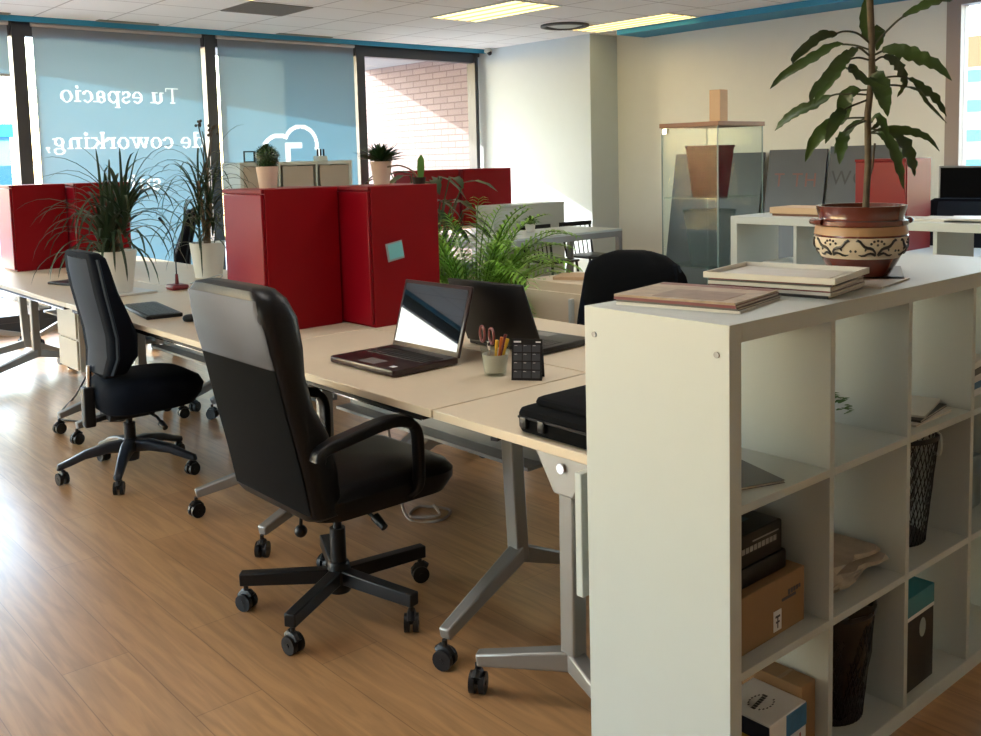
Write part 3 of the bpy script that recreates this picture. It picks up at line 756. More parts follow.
def palm(t, n, H0, L, wid, rnd, m, spread=1., z0=.3, el0=.75, leaflet=.22, step=15):
    fr, st = MB(), MB()
    for k in range(n):
        a = rnd.uniform(0, 2*PI); el = rnd.uniform(el0, 1.5); ll = L*rnd.uniform(.65, 1.1)
        d = Vector((math.cos(a)*math.cos(el)*spread, math.sin(a)*math.cos(el)*spread, math.sin(el))).normalized()
        p = Vector((math.cos(a)*.04, math.sin(a)*.04, z0)); pts = [p.copy()]
        for i in range(26):
            p = p+d*ll/26; d = (d+Vector((0, 0, -.006-.0065*i))).normalized(); pts.append(p.copy())
        st.tube(pts, [.006, .002], 5)
        for i in range(8, 27):
            tt = (pts[i]-pts[i-1]).normalized(); sd = tt.cross(Vector((0, 0, 1))).normalized()
            for s in (-1, 1):
                q = leaflet*(1.15-.032*i)*rnd.uniform(.8, 1.1); dd = (sd*s*.8+tt*.7+Vector((0, 0, .10))).normalized()
                p1 = pts[i]+dd*q*.5; p2 = pts[i]+dd*q+Vector((0, 0, -q*.28))
                fr.leaf([pts[i], p1, p2], [wid*.6, wid, .001], fold=.15)
    st.build('stem', LEAFM, t); fr.build('foliage', m, t, ang=80)
rnd = random.Random(11)
t = thing('parlour_palm', 'bright green feathery palm in a dark floor pot beside the red cabinet', 'plant', (2.06, 3.24, 0))
pot_lathe(t, .13, .17, .32, BLACKPL)
palm(t, 84, 1, .95, .015, rnd, LEAFP, z0=.30, el0=1.0, leaflet=.24)
t = thing('broadleaf_plant', 'dark broad-leaved climbing plant rising behind the red cabinet', 'plant', (2.12, 3.74, 0))
pot_lathe(t, .12, .15, .30, BLACKPL)
b, s = MB(), MB(); rnd = random.Random(13)
for k in range(46):
    a = rnd.uniform(0, 2*PI); h = rnd.uniform(.95, 1.40); q = rnd.uniform(.04, .30)
    c = Vector((math.cos(a)*q, math.sin(a)*q, h)); s.tube([(0, 0, .28), (c.x*.3, c.y*.3, h*.7), c], [.008, .004], 5, smooth=3)
    d = Vector((math.cos(a), math.sin(a), rnd.uniform(-.5, .3))).normalized(); L = rnd.uniform(.14, .24)
    b.leaf([c, c+d*L*.35, c+d*L*.7+Vector((0, 0, -.03)), c+d*L+Vector((0, 0, -.08))], [.02, .07, .055, .004], fold=.12)
s.build('stem', LEAFD, t); b.build('foliage', LEAFD, t, ang=80)

# ------------------------------------------------------------------ near bookcase
SL, SD, SH, TO, TI, CE = 1.472, .395, 1.12, .039, .018, .335
def bookcase(label, loc, rz):
    t = thing('cube_bookcase', label, 'bookcase', loc, rz, 'white cube bookcases')
    MB().box(TO, SL-TO, 0, SD, SH-TO, SH).build('top_panel', WHITE, t, bevel=.0008)
    MB().box(TO, SL-TO, 0, SD, 0, TO).build('bottom_panel', WHITE, t, bevel=.0015)
    for x, s in ((0, -1), (SL-TO, 1)):
        o = MB().box(x, x+TO, 0, SD, 0, SH).build('side_panel', WHITE, t, bevel=.0008)
        xx = x if s < 0 else x+TO
        for y in (.03, SD-.03):
            MB().cyl((xx, y, SH-.062), (xx+s*.0025, y, SH-.062), .0065, n=14).build('screw', GREYMET, o)
    for k in (1, 2, 3):
        x = TO+k*CE+(k-1)*TI; MB().box(x, x+TI, .003, SD-.003, TO, SH-TO).build('divider', WHITE, t, bevel=.001)
    for k in (1, 2):
        z = TO+k*CE+(k-1)*TI
        for c in range(4):
            x = TO+c*(CE+TI); MB().box(x, x+CE, .003, SD-.003, z, z+TI).build('shelf', WHITE, t, bevel=.001)
    return t
bookcase('white cube bookcase in the foreground with open cells', (0, 0, 0), math.radians(-1.0))
bookcase('white cube bookcase standing further back, right of the glass cabinet', (2.76, 1.94, 0), -PI/2)
R1, R2, R3 = TO+2*(CE+TI), TO+CE+TI, TO      # floor heights of the rows, top to bottom
CX = [TO+c*(CE+TI) for c in range(4)]

def magazine(label, loc, rz, w, d, h, cover=COVER, group=None, name='magazine'):
    t = thing(name, label, 'magazine', loc, rz, group)
    MB().box(-w/2+.002, w/2-.002, -d/2+.002, d/2-.002, .0006, h-.0006).build('pages', PAPER, t, smooth=False)
    b = MB(); b.box(-w/2, w/2, -d/2, d/2, h-.0006, h); b.box(-w/2, w/2, -d/2, d/2, 0, .0006); b.box(-w/2-.0006, -w/2, -d/2, d/2, 0, h)
    b.build('cover', cover, t, smooth=False); return t
# front stack
z = SH; rz1 = math.radians(11)
LB = ['bottom magazine of the low pile at the near end of the bookcase top', 'second magazine from the bottom in the low pile', 'middle dark magazine of the low pile', 'topmost magazine of the low pile, brown and pink cover']
for k, (c, h) in enumerate(((COVERW, .006), (COVERG, .005), (COVERR, .006), (COVER, .005))):
    t = magazine(LB[k], (.212+.004*(k % 2), .232+.003*k, z), rz1+random.uniform(-.03, .03), .235, .295, h, c, 'magazines in the low pile'); z += h
# cover print blocks on the topmost one
o = MB().box(-.10, .02, -.11, .06, 0, .0006).build('cover_picture', mat('cover_photo', (.22, .13, .09), .35, var=.6, vscale=30), t, (0, 0, .005), smooth=False)
o = MB().box(.085, .112, -.14, .14, 0, .0006).build('cover_strip', COVERR, t, (0, 0, .005), smooth=False)
# bigger stack
z = SH; LB2 = ['lowest magazine of the tall pile by the flower pot', 'second magazine from the bottom of the tall pile', 'third magazine up in the tall pile', 'fourth magazine up in the tall pile, dark spine', 'fifth magazine up in the tall pile', 'sixth magazine up in the tall pile, reddish edge']
for k, (c, h) in enumerate(((COVERG, .008), (COVERW, .007), (COVERR, .004), (COVERW, .008), (COVERG, .004), (COVERR, .004))):
    magazine(LB2[k], (.515+random.uniform(-.006, .006), .195+random.uniform(-.006, .006), z), rz1+random.uniform(-.05, .05), .235, .30, h, c, 'magazines in the tall pile'); z += h
t = thing('shallow_tray', 'shallow cream box lid lying on the tall magazine pile', 'tray', (.508, .193, z), rz1)
b = MB(); b.box(-.125, .125, -.16, .16, 0, .003)
for q in ((-.125, -.121, -.16, .16), (.121, .125, -.16, .16), (-.121, .121, -.16, -.156), (-.121, .121, .156, .16)): b.box(*q, .003, .014)
b.build('tray_body', mat('cream_card', (.62, .60, .54), .6), t, smooth=False)
MB().box(-.08, .08, -.12, .12, .003, .005).build('inner_sheet', COVERW, t, smooth=False)
magazine('grey magazine lying under the flower pot with its corner sticking out', (.90, .215, SH), math.radians(-62), .22, .30, .005, COVERG)
magazine('pale magazine under the edge of the flower pot', (.735, .175, SH), math.radians(8), .205, .28, .005, COVERW)

# decorated pot with corn plant
cp = thing('corn_plant', 'tall corn plant in a brown and cream painted pot on the bookcase', 'plant', (.823, .170, SH+.005), 0)
b = MB(); b.lathe([(.060, 0), (.072, .004), (.094, .042), (.098, .052)], 40, cap1=False); o = b.build('pot_foot', TERRA, cp)
bumps = MB()
b = MB(); b.lathe([(.098, .052), (.112, .075), (.116, .095), (.1165, .107)], 40, cap0=False, cap1=False); band = b.build('pot_band', POTCRM, cp)
b = MB(); b.lathe([(.1165, .107), (.1185, .109), (.1165, .112)], 40, cap0=False, cap1=False); b.build('pot_line', TERRA, cp)
b = MB(); b.lathe([(.1165, .112), (.1155, .125), (.113, .134)], 40, cap0=False, cap1=False); b.build('pot_shoulder', POTTAN, cp)
b = MB(); b.lathe([(.113, .134), (.118, .138), (.118, .148), (.108, .151), (.106, .156), (.1115, .178), (.113, .186), (.105, .186), (.100, .165), (.05, .164)], 40, cap0=False, cap1=False); b.build('pot_rim', TERRA, cp)
for a in (math.radians(-41), math.radians(139)):
    d = Vector((math.cos(a), math.sin(a), 0)); s = Vector((-d.y, d.x, 0))
    MB().tube([d*.114+s*-.035+Vector((0, 0, .146)), d*.122+s*-.02+Vector((0, 0, .145)), d*.1245+Vector((0, 0, .145)), d*.122+s*.02+Vector((0, 0, .145)), d*.114+s*.035+Vector((0, 0, .146))], .008, 8, smooth=4).build('pot_handle', TERRA, cp)
MB().lathe([(.001, .168), (.101, .168), (.101, .162), (.001, .162)], 24, cap0=False, cap1=False).build('soil', SOIL, cp)
def on_band(a, z, off=.0012):
    prof = [(.098, .052), (.112, .075), (.116, .095), (.1165, .107)]
    r = prof[-1][0]
    for (r0, z0), (r1, z1) in zip(prof, prof[1:]):
        if z0 <= z <= z1: r = r0+(r1-r0)*(z-z0)/(z1-z0)
    return Vector(((r+off)*math.cos(a), (r+off)*math.sin(a), z))
b = MB()
for k in range(6):                                     # brushed vine motif around the band
    c = math.radians(-131+60*k)
    for s in (-1, 1):
        b.tube([on_band(c+s*x, zz) for x, zz in ((.02, .064), (.05, .072), (.10, .079), (.16, .082), (.22, .083), (.28, .086), (.33, .092), (.37, .099), (.42, .102), (.46, .099))], [.0012, .0026, .0034, .0040, .0042, .0038, .0030, .0032, .0036, .001], 6)
        b.tube([on_band(c+s*x, zz) for x, zz in ((.03, .063), (.09, .067), (.15, .069), (.21, .067), (.27, .063), (.34, .062), (.41, .064))], [.0030, .0036, .0032, .0028, .0032, .0028, .001], 6)
        b.tube([on_band(c+s*x, zz) for x, zz in ((.24, .084), (.26, .078), (.27, .074))], [.0024, .0028, .001], 6)
    for x, zz in ((-.14, .093), (-.08, .099), (0, .101), (.08, .099), (.14, .093), (0, .090), (.47, .074), (-.47, .074)):
        p = on_band(c+x, zz, 0); b.sphere(p, .0034, 8, 5)
b.build('painted_motif', INK, band)
# plant frame: r axis = across the view, q axis = away
AX = Vector((.755, -.656, 0)); AY = Vector((.656, .755, 0))
def cpt(px, py, d=0.): return AX*((px-861)/398.)+AY*d+Vector((0, 0, .176+(207-py)/395.))
tr = MB(); tr.tube([cpt(866, 208), cpt(868, 160), cpt(867, 110), cpt(871, 70), cpt(870, 30), cpt(868, -5), cpt(867, -60)], [.0085]*6+[.004], 10)
tr.tube([cpt(868, 178), cpt(874, 165, .01), cpt(876, 150, .015), cpt(878, 140, .02)], .003, 6, smooth=4)
tr.build('stem', mat('ringed_dark_trunk', (.10, .075, .045), .8, var=.5, vscale=60), cp)
def cz(cx, cy): return 740+cx/3.876, cy/3.876
LV = [  # path in the plant's own plane (traced), depth offsets base->tip, blade width, petiole share
 ([(500, 150), (440, 112), (380, 105), (330, 118), (270, 125), (210, 165), (150, 215), (143, 240)], (0, -.10), 46, .38),
 ([(500, 175), (440, 152), (370, 150), (300, 190), (230, 230), (170, 270), (135, 310)], (0, .08), 50, .25),
 ([(500, 200), (440, 168), (400, 190), (340, 230), (280, 290), (215, 345), (190, 395)], (0, -.14), 54, .2),
 ([(500, 215), (440, 205), (380, 225), (340, 270), (290, 330), (250, 385)], (0, -.05), 62, .3),
 ([(490, 350), (430, 343), (370, 345), (310, 380), (250, 405), (200, 440), (165, 480)], (0, .10), 56, .35),
 ([(490, 370), (400, 400), (350, 430), (310, 480), (270, 540)], (0, -.10), 58, .3),
 ([(490, 440), (420, 440), (375, 455), (330, 490), (295, 540), (272, 610)], (0, .06), 66, .25),
 ([(490, 450), (400, 480), (365, 510), (340, 560), (315, 620)], (0, -.12), 58, .35),
 ([(490, 440), (450, 462), (420, 500), (395, 540), (388, 580)], (0, .05), 34, .1),
 ([(500, 150), (494, 110), (492, 60), (495, 10), (500, -50)], (0, .03), 60, .05),
 ([(510, 160), (550, 110), (600, 60), (660, 30), (720, 8), (780, 0), (830, -12)], (0, -.10), 52, .35),
 ([(510, 165), (535, 130), (550, 95), (560, 130), (562, 170)], (0, .06), 56, .15),
 ([(515, 195), (550, 180), (600, 195), (650, 225), (700, 260), (740, 315)], (0, -.12), 74, .15),
 ([(515, 220), (560, 200), (610, 215), (650, 250), (680, 300), (668, 355)], (0, .09), 66, .2),
 ([(520, 295), (580, 282), (640, 290), (690, 335), (740, 380), (780, 445)], (0, -.04), 58, .42),
 ([(520, 320), (600, 312), (670, 318), (740, 335), (790, 380), (850, 425), (905, 465)], (0, .13), 20, .3),
 ([(500, 300), (505, 290), (500, 340), (492, 390), (485, 445)], (0, -.14), 84, .05),
 ([(500, 300), (450, 260), (400, 250), (425, 290), (470, 320), (520, 335)], (0, -.09), 50, .2),
 ([(495, 330), (440, 335), (420, 370), (425, 420), (420, 465)], (0, .06), 72, .1),
 ([(505, 240), (530, 238), (540, 280), (542, 320), (545, 358)], (0, .10), 46, .1),
 ([(500, 500), (540, 490), (600, 492), (660, 505), (710, 530), (748, 580)], (0, -.05), 42, .15),
 ([(500, 500), (530, 510), (550, 560), (556, 640), (555, 720)], (0, -.13), 54, .15),
 ([(500, 480), (560, 505), (600, 540), (625, 610), (637, 675)], (0, -.07), 92, .2),
 ([(500, 480), (600, 510), (650, 540), (680, 575), (692, 608)], (0, .09), 62, .3),
 ([(500, 490), (530, 475), (550, 460), (568, 448)], (0, .02), 22, .1),
 ([(500, 300), (480, 270), (450, 245), (435, 225)], (0, .08), 26, .2),
 ([(495, 470), (515, 440), (525, 480), (525, 530)], (0, -.08), 40, .1),
]
cl, pe = MB(), MB()
for pts, (d0, d1), w, ps in LV:
    P3 = [cpt(*cz(x, y), d0+(d1-d0)*i/(len(pts)-1)) for i, (x, y) in enumerate(pts)]
    P3 = smooth_path(P3, 5); n = len(P3); k0 = int(n*ps)
    pe.tube(P3[:max(k0+2, 3)], .0028, 6)
    W = .84*w/3.876/385; ws = []
    for i in range(k0, n):
        u = (i-k0)/(n-1-k0); ws.append(max(.0012, W*(math.sin(PI*min(1, u**.8))**.75)*(1+.08*math.sin(i*1.7))))
    up = -AY+Vector((0, 0, random.uniform(.1, .9)))+AX*random.uniform(-.6, .6)
    cl.leaf(P3[k0:], ws, up=up, fold=.2, wave=.14)
pe.build('petiole', mat('dark_petiole', (.04, .045, .02), .6), cp); cl.build('foliage', CORNLEAF, cp, ang=80)

# row 1 contents
magazine('pale magazine lying in the top left cell of the near bookcase', (.175, .15, R1), -.35, .19, .21, .006, COVERG)
t = thing('trailing_plant', 'small trailing vine in a white pot in the second top cell', 'plant', (.455, .135, R1))
pot_lathe(t, .030, .042, .07, POTW, .005)
b = MB(); rnd = random.Random(3)
for k in range(60):
    a = rnd.uniform(-1.3, .1); q = rnd.uniform(.02, .115); p = Vector((q*math.cos(a), q*math.sin(a)-.01, .085+rnd.uniform(0, .03)+.05*math.sin(q*30)))
    d = Vector((math.cos(a), math.sin(a), rnd.uniform(-.3, .5))).normalized()
    b.leaf([p, p+d*.010, p+d*.02], [.006, .014, .002])
b.build('foliage', mat('vine_leaf', (.06, .16, .03), .5), t, ang=80)
z = R1
for k in range(3):
    magazine(['lowest magazine in the third top cell', 'middle magazine in the third top cell', 'upper magazine in the third top cell'][k], (.93+.01*k, .15+.012*k, z), .12*k, .21, .27, .006, (COVERW, COVERG, COVERW)[k], 'magazines in the third top cell'); z += .006
z = R1
for k in range(5):
    h = .02; o = MB().box(-.1, .1, -.13, .13, 0, h).build('book', (WHITEC, BLUECARD, COVERW, COVERG, COVERW)[k], None, (1.25, .17, z), .03*k, bevel=.002); z += h
    tag(o, ['bottom pale book in the end cell of the top row', 'blue book in the end cell of the top row', 'cream book in the end cell of the top row', 'dark grey book in the end cell of the top row', 'top pale book in the end cell of the top row'][k], 'book', 'books in the end cell')
# row 2
t = thing('cardboard_box', 'brown cardboard box with small printed marks in the middle left cell', 'box', (.205, .165, R2))
MB().box(-.155, .137, -.125, .125, 0, .128).build('carton', CARD, t, bevel=.002)
b = MB(); b.box(.045, .10, -.1262, -.125, .072, .078)
for k in range(5): b.box(.07+k*.0105, .077+k*.0105, -.1262, -.125, .080+.001*k, .092)
b.build('printed_mark', INKG, t, smooth=False)
b = MB(); b.box(.012, .042, -.1264, -.125, .012, .058); b.build('label_sticker', WHITEC, t, smooth=False)
b = MB(); b.box(.018, .036, -.1268, -.1264, .042, .047); b.box(.025, .029, -.1268, -.1264, .018, .042); b.box(.020, .034, -.1268, -.1264, .030, .034); b.build('label_symbol', INKG, t, smooth=False)
o = MB().rbox(-.15, .10, -.11, .11, 0, .045, .006).build('black_box', BLACKPL, None, (.205, .172, R2+.128)); tag(o, 'flat black box lying on the cardboard box', 'box')
t = thing('device_box', 'black boxed device with pale lettering, top of the pile on the cardboard box', 'box', (.195, .175, R2+.173))
MB().rbox(-.14, .095, -.11, .10, 0, .072, .004).build('carton', BLACKPL, t)
MB().box(-.11, .04, -.06, .06, .072, .0727).build('top_print', mat('blue_print', (.05, .12, .16), .4), t, smooth=False)
b = MB()
for k in range(9): b.box(-.06+k*.015, -.049+k*.015, -.1108, -.110, .030, .042)
b.box(-.02, .08, -.1108, -.110, .050, .053); b.build('side_print', mat('pale_print', (.30, .30, .30), .6), t, smooth=False)
LN = ['bottom folded newspaper in the middle row cell', 'second folded newspaper from the bottom', 'third folded newspaper from the bottom', 'fourth folded newspaper from the bottom', 'crumpled top newspaper of the pile in the bookcase']
z = R2
for k in range(5):
    b = MB(); rings = []
    for i in range(9):
        x = -.15+.3*i/8; zz = .0025*math.sin(i*1.3+k)+(.012*math.sin(PI*i/8)*(k == 4))
        rings.append([(x, -.10+.008*math.sin(i+k), zz+.001), (x, .12, zz+.001), (x, .12, zz+.0105), (x, -.10+.012*math.sin(i*2+k), zz+.011)])
    o = b.loft(rings).build('newspaper', NEWS, None, (.553+random.uniform(-.012, .012), .145+random.uniform(-.012, .014), z+.005), random.uniform(-.08, .08)); z += .0125
    tag(o, LN[k], 'newspaper', 'newspapers in the bookcase')
def mesh_basket(label, loc, r0, r1, h, n=26, m=BLACKMET, name='wire_wastebasket'):
    t = thing(name, label, 'basket', loc)
    MB().lathe([(.001, 0), (r0, 0), (r0, .006), (.001, .006)], 28, cap0=False, cap1=False).build('base', m, t)
    MB().lathe([(r1-.003, h-.012), (r1+.003, h-.012), (r1+.003, h), (r1-.003, h), (r1-.003, h-.012)], 28, cap0=False, cap1=False).build('rim', m, t)
    b = MB()
    for k in range(n):
        a = 2*PI*k/n
        for s in (-1, 1):
            b.tube([((r0+(r1-r0)*q)*math.cos(a+s*q*.9), (r0+(r1-r0)*q)*math.sin(a+s*q*.9), q*h) for q in (0, .25, .5, .75, 1)], .0011, 4)
    b.build('mesh_wall', m, t); return t
mesh_basket('black wire wastebasket holding coiled cables, in the middle row', (.945, .145, R2), .095, .125, .30, 46)
b = MB()
for k in range(6):
    r = .055+.006*k; c = Vector((.945, .145, R2+.13+.012*k)); ph = k
    b.tube([c+Vector((r*math.cos(a+ph), .045*math.sin(a*2+ph), r*1.35*math.sin(a+ph))) for a in (2*PI*i/22 for i in range(23))], .004, 6)
o = b.build('coiled_cables', mat('grey_cable', (.10, .10, .10), .5)); tag(o, 'coil of grey cables inside the wire wastebasket', 'cables')
MBc = MB(); MBc.tube([(.97, .06, R2+.30), (.985, .028, R2+.24), (.985, .022, R2+.29), (.98, .04, R2+.318)], .004, 6, smooth=5)
o = MBc.build('plug_lead', WHITE); tag(o, 'short white lead hooked over the wire wastebasket rim', 'cable')
o = MB().rbox(-.09, .09, -.11, .11, 0, .16, .01).build('storage_tin', mat('grey_blue_tin', (.16, .22, .25), .35, var=.4, vscale=25), None, (1.26, .17, R2)); tag(o, 'grey blue tin in the end cell of the middle row', 'tin')
# row 3
t = thing('gift_box', 'white box with blue printed side and oval stamp in the bottom left cell', 'box', (.22, .09, R3))
MB().box(-.06, .085, -.078, .06, 0, .184).build('carton', WHITEC, t, bevel=.0015)
MB().box(-.0612, -.06, -.078, .06, 0, .180).build('navy_side', NAVYC, t, smooth=False)
MB().box(.005, .0855, -.0792, -.078, .13, .181).build('blue_print', BLUECARD, t, smooth=False)
b = MB()
for k in range(14): b.box(-.05+k*.009, -.045+k*.009, -.0788, -.078, .085+.012*math.sin(k*2.3), .105+.014*math.sin(k*1.7))
b.build('small_print', mat('dark_red_ink', (.20, .03, .03), .6), t, smooth=False)
b = MB()
for k in range(20):
    a = 2*PI*k/20
    if abs(math.sin(a)) > .35: b.box(.008+.035*math.cos(a)-.003, .008+.035*math.cos(a)+.003, -.012+.024*math.sin(a)-.0015, -.012+.024*math.sin(a)+.0015, .184, .1845)
for k in range(7): b.box(-.028+k*.010, -.020+k*.010, -.018+.0015*k, -.008+.0015*k, .184, .1845)
b.build('stamp', INKG, t, smooth=False)
t = thing('small_carton', 'yellow and green carton in the bottom left cell corner', 'box', (.10, .105, R3))
MB().box(-.045, .052, -.08, .06, 0, .145).build('carton', GREENC, t, bevel=.0015)
MB().box(-.045, .052, -.08, .06, .145, .1465).build('top_flap', YELC, t, smooth=False)
t = thing('brown_carton', 'plain brown carton standing right of the white printed box', 'box', (.338, .18, R3))
MB().box(-.029, .029, -.155, .14, 0, .207).build('carton', CARD, t, bevel=.002)
MB().box(-.029, .029, -.10, -.09, .207, .2076).build('tape', mat('brown_tape', (.24, .14, .06), .3), t, smooth=False)
t = mesh_basket('black wire basket stuffed with a crinkled black bag, bottom row', (.597, .138, R3), .095, .124, .29, 46)
b = MB(); rings = []; rnd = random.Random(8)
for z, r in ((.008, .092), (.08, .104), (.16, .112), (.24, .121), (.285, .127), (.30, .124), (.296, .06), (.26, .01)):
    rings.append([Vector((r*(1+rnd.uniform(-.10, .05))*math.cos(2*PI*k/26), r*(1+rnd.uniform(-.10, .05))*math.sin(2*PI*k/26), z+rnd.uniform(-.006, .006))) for k in range(26)])
o = b.loft(rings).build('bin_bag', mat('glossy_black_film', (.004, .004, .005), .22, spec=.4), None, (.597, .138, R3+.007), ang=20); tag(o, 'crinkled glossy black bag lining the bottom row basket', 'bag')
t = thing('product_box', 'black and teal product box standing in the bottom row cell', 'box', (.86, .11, R3))
MB().box(-.075, .085, -.095, .10, 0, .255).build('carton', BLACKPL, t, bevel=.002)
b = MB(); b.box(-.0755, .0855, -.0955, .1005, .205, .256); b.build('teal_top', TEAL, t, smooth=False)
b = MB(); b.box(-.0755, .0855, -.0957, -.095, .195, .205); b.build('pale_band', WHITEINK, t, smooth=False)
b = MB(); b.loft([[(.02+.018*math.cos(2*PI*k/16), -.0958, .155+.026*math.sin(2*PI*k/16)) for k in range(16)], [(.02+.018*math.cos(2*PI*k/16), -.095, .155+.026*math.sin(2*PI*k/16)) for k in range(16)]]); b.build('printed_face', GREYPL, t)

# ------------------------------------------------------------------ things on the near desks
def laptop(name, label, loc, rz, w, d, lid, tilt, mb, ml, keys=True):
    t = thing(name, label, 'laptop', loc, rz)      # hinge along y at x=0, keyboard towards -x
    MB().rbox(-d, 0, -w/2, w/2, .004, .026, .012, .004).build('base', mb, t)
    k = MB()
    for r in range(5):
        for c in range(15):
            y = -w*.43+c*w*.86/15; x = -.05-r*.019
            k.box(x-.0165, x, y, y+w*.86/15-.003, .026, .0275)
    k.build('keyboard', KEYS, t, smooth=False)
    MB().box(-d+.022, -d+.085, -.05, .045, .026, .0264).build('touchpad', GREYMET, t, smooth=False)
    L = bpy.data.objects.new('lid', None)
    q = MB(); M = Matrix.Translation((0, 0, .022)) @ Matrix.Rotation(tilt, 4, 'Y')
    q.rbox(-.006, .006, -w/2, w/2, 0, lid, .005, .003, M); lo = q.build('lid', ml, t)
    s = MB(); s.box(-.0068, -.0062, -w/2+.014, w/2-.014, .02, lid-.014, M); s.build('screen', SCREEN, lo, smooth=False)
    f = MB()
    for x in (-.02, -d+.02):
        for y in (-w/2+.03, w/2-.03): f.cyl((x, y, 0), (x, y, .005), .008, n=10)
    f.build('feet', BLACKPL, t); return t
l1 = laptop('laptop', 'open wine-dark laptop with a sky-reflecting screen on the near desk', (.522, 1.69, DZ), math.radians(1.5), .385, .285, .255, math.radians(17), LAPRED, LAPRED)
MB().box(-.255, -.235, -.15, -.125, .026, .0265).build('sticker', WHITEC, l1, smooth=False)
laptop('laptop', 'large black laptop facing away on the far desk', (.812, 1.58, DZ), PI+math.radians(4), .39, .28, .265, math.radians(22), BLACKPL, BLACKPL)
# pencil cup
t = thing('pencil_cup', 'clear glass pencil cup with a pale lining between laptop and calendar', 'cup', (.508, 1.285, DZ))
MB().lathe([(.036, 0), (.037, .004), (.050, .095), (.048, .095), (.035, .008), (.001, .008)], 28, cap1=False).build('glass_wall', CLEARGL, t)
MB().lathe([(.001, .012), (.0335, .012), (.0435, .072), (.042, .072), (.032, .016), (.001, .016)], 24, cap0=False, cap1=False).build('lining', mat('pale_paper', (.62, .57, .48), .8), t)
for k, (dx, dy, tx, ty, h, m, nm, lb) in enumerate(((.0, -.015, .012, -.022, .125, ORG, 'pen', 'orange marker standing in the glass pencil cup'), (.012, -.022, .03, -.03, .118, YEL, 'pen', 'yellow marker standing in the glass pencil cup'), (.015, -.008, .038, -.012, .13, REDPL, 'pen', 'dark red pen standing in the glass pencil cup'), (-.012, -.01, -.02, -.034, .12, YEL, 'pen', 'yellow highlighter leaning at the front of the pencil cup'))):
    b = MB(); p0 = Vector((dx*.6, dy*.6, .018)); p1 = Vector((tx, ty, h)); b.cyl(p0, p1, .0045, n=10); b.cyl(p1-(p1-p0)*.22, p1+(p1-p0)*.03, .0058, n=10)
    o = b.build(nm, m, None, (.508, 1.285, DZ)); tag(o, lb, 'pen', 'pens in the glass cup')
t = thing('scissors', 'scissors with dark pink loops standing in the pencil cup', 'scissors', (.498, 1.305, DZ+.012))
b = MB(); b.bar((0, 0, 0), (.004, .005, .10), .009, .002); b.bar((.004, 0, 0), (-.004, -.005, .10), .009, .002); b.build('blades', CHROME, t)
for s in (-1, 1):
    c = Vector((s*.004-.006, s*.028, .122))
    MB().tube([c+Vector((.35*.02*math.sin(a), .020*math.sin(a), .026*math.cos(a))) for a in (2*PI*i/18 for i in range(19))], .0045, 8).build('handle_loop', mat('dusky_pink_plastic', (.20, .045, .04), .4), t)
    MB().cyl((s*.002, s*.004, .09), c+Vector((0, -s*.006, -.024)), .005, n=8).build('shank', BLACKPL, t)
# tent calendar
t = thing('desk_calendar', 'small black tent calendar standing right of the pencil cup', 'calendar', (.541, 1.163, DZ), math.radians(-52))
b = MB(); b.loft([[(-.05, -.025, 0), (.05, -.025, 0), (.05, -.022, .001), (-.05, -.022, .001)], [(-.05, .005, .13), (.05, .005, .13), (.05, .008, .13), (-.05, .008, .13)]])
b.loft([[(-.05, .035, 0), (.05, .035, 0), (.05, .038, .001), (-.05, .038, .001)], [(-.05, .006, .13), (.05, .006, .13), (.05, .009, .13), (-.05, .009, .13)]])
b.build('stand', BLACKPL, t)
g = MB(); g2 = MB()
def cface(m, x0, x1, z0, z1):
    f = lambda x, z: (x, -.0258+.03*z/.13, z)
    m.loft([[f(x0, z0), f(x1, z0), f(x1, z1), f(x0, z1)], [(p[0], p[1]+.0008, p[2]) for p in (f(x0, z0), f(x1, z0), f(x1, z1), f(x0, z1))]])
for r in range(4):
    for c in range(3):
        x = -.044+c*.030; z = .008+r*.027; cface(g, x, x+.027, z, z+.023)
        cface(g2, x+.003, x+.012, z+.0195, z+.0215)
cface(g2, -.044, -.02, .119, .124); cface(g2, .028, .044, .119, .123)
g.build('month_grid', mat('grey_blue_cells', (.045, .05, .06), .5), t, smooth=False); g2.build('heading_print', WHITEINK, t, smooth=False)
# laptop bag
t = thing('laptop_bag', 'black laptop bag lying on the near desk against the bookcase', 'bag', (.31, .585, DZ))
MB().rbox(-.21, .20, -.145, .158, 0, .068, .03, .016, n=4).build('body', BLACKFAB, t)
MB().rbox(-.165, .18, -.13, .14, .062, .088, .03, .012, n=4).build('top_pocket', BLACKFAB, t)
b = MB(); b.tube([(-.212, -.13, .045), (-.215, 0, .047), (-.212, .14, .045)], .0035, 6); b.build('zip', BLACKPL, t)
for y in (.05, .115): MB().rbox(-.221, -.208, y-.012, y+.012, .018, .05, .004).build('buckle', BLACKPL, t)
b = MB(); b.tube([(-.17, -.10, .085), (-.10, -.05, .105), (.0, .02, .106), (.10, .08, .098), (.17, .10, .085)], .010, 8, smooth=5); b.build('strap', BLACKFAB, t)
# keyboard + mouse
t = thing('keyboard', 'black keyboard on the desk between the two chairs', 'keyboard', (.275, 3.60, DZ), math.radians(-8))
MB().rbox(-.085, .085, -.25, .25, 0, .018, .01, .004).build('body', BLACKPL, t)
k = MB()
for r in range(6):
    for c in range(20): k.box(-.070+r*.0235, -.051+r*.0235, -.236+c*.0238, -.216+c*.0238, .018, .021)
k.build('keys', mat('worn_keys', (.05, .055, .06), .4), t, smooth=False)
t = thing('mouse', 'small black mouse beside the leather chair backrest', 'mouse', (.30, 3.17, DZ), 0)
MB().rbox(-.05, .05, -.03, .03, 0, .032, .026, .014, n=5).build('shell', BLACKPL, t)
MB().cyl((.02, -.004, .030), (.02, .004, .030), .008, n=12).build('wheel', GREYMET, t)
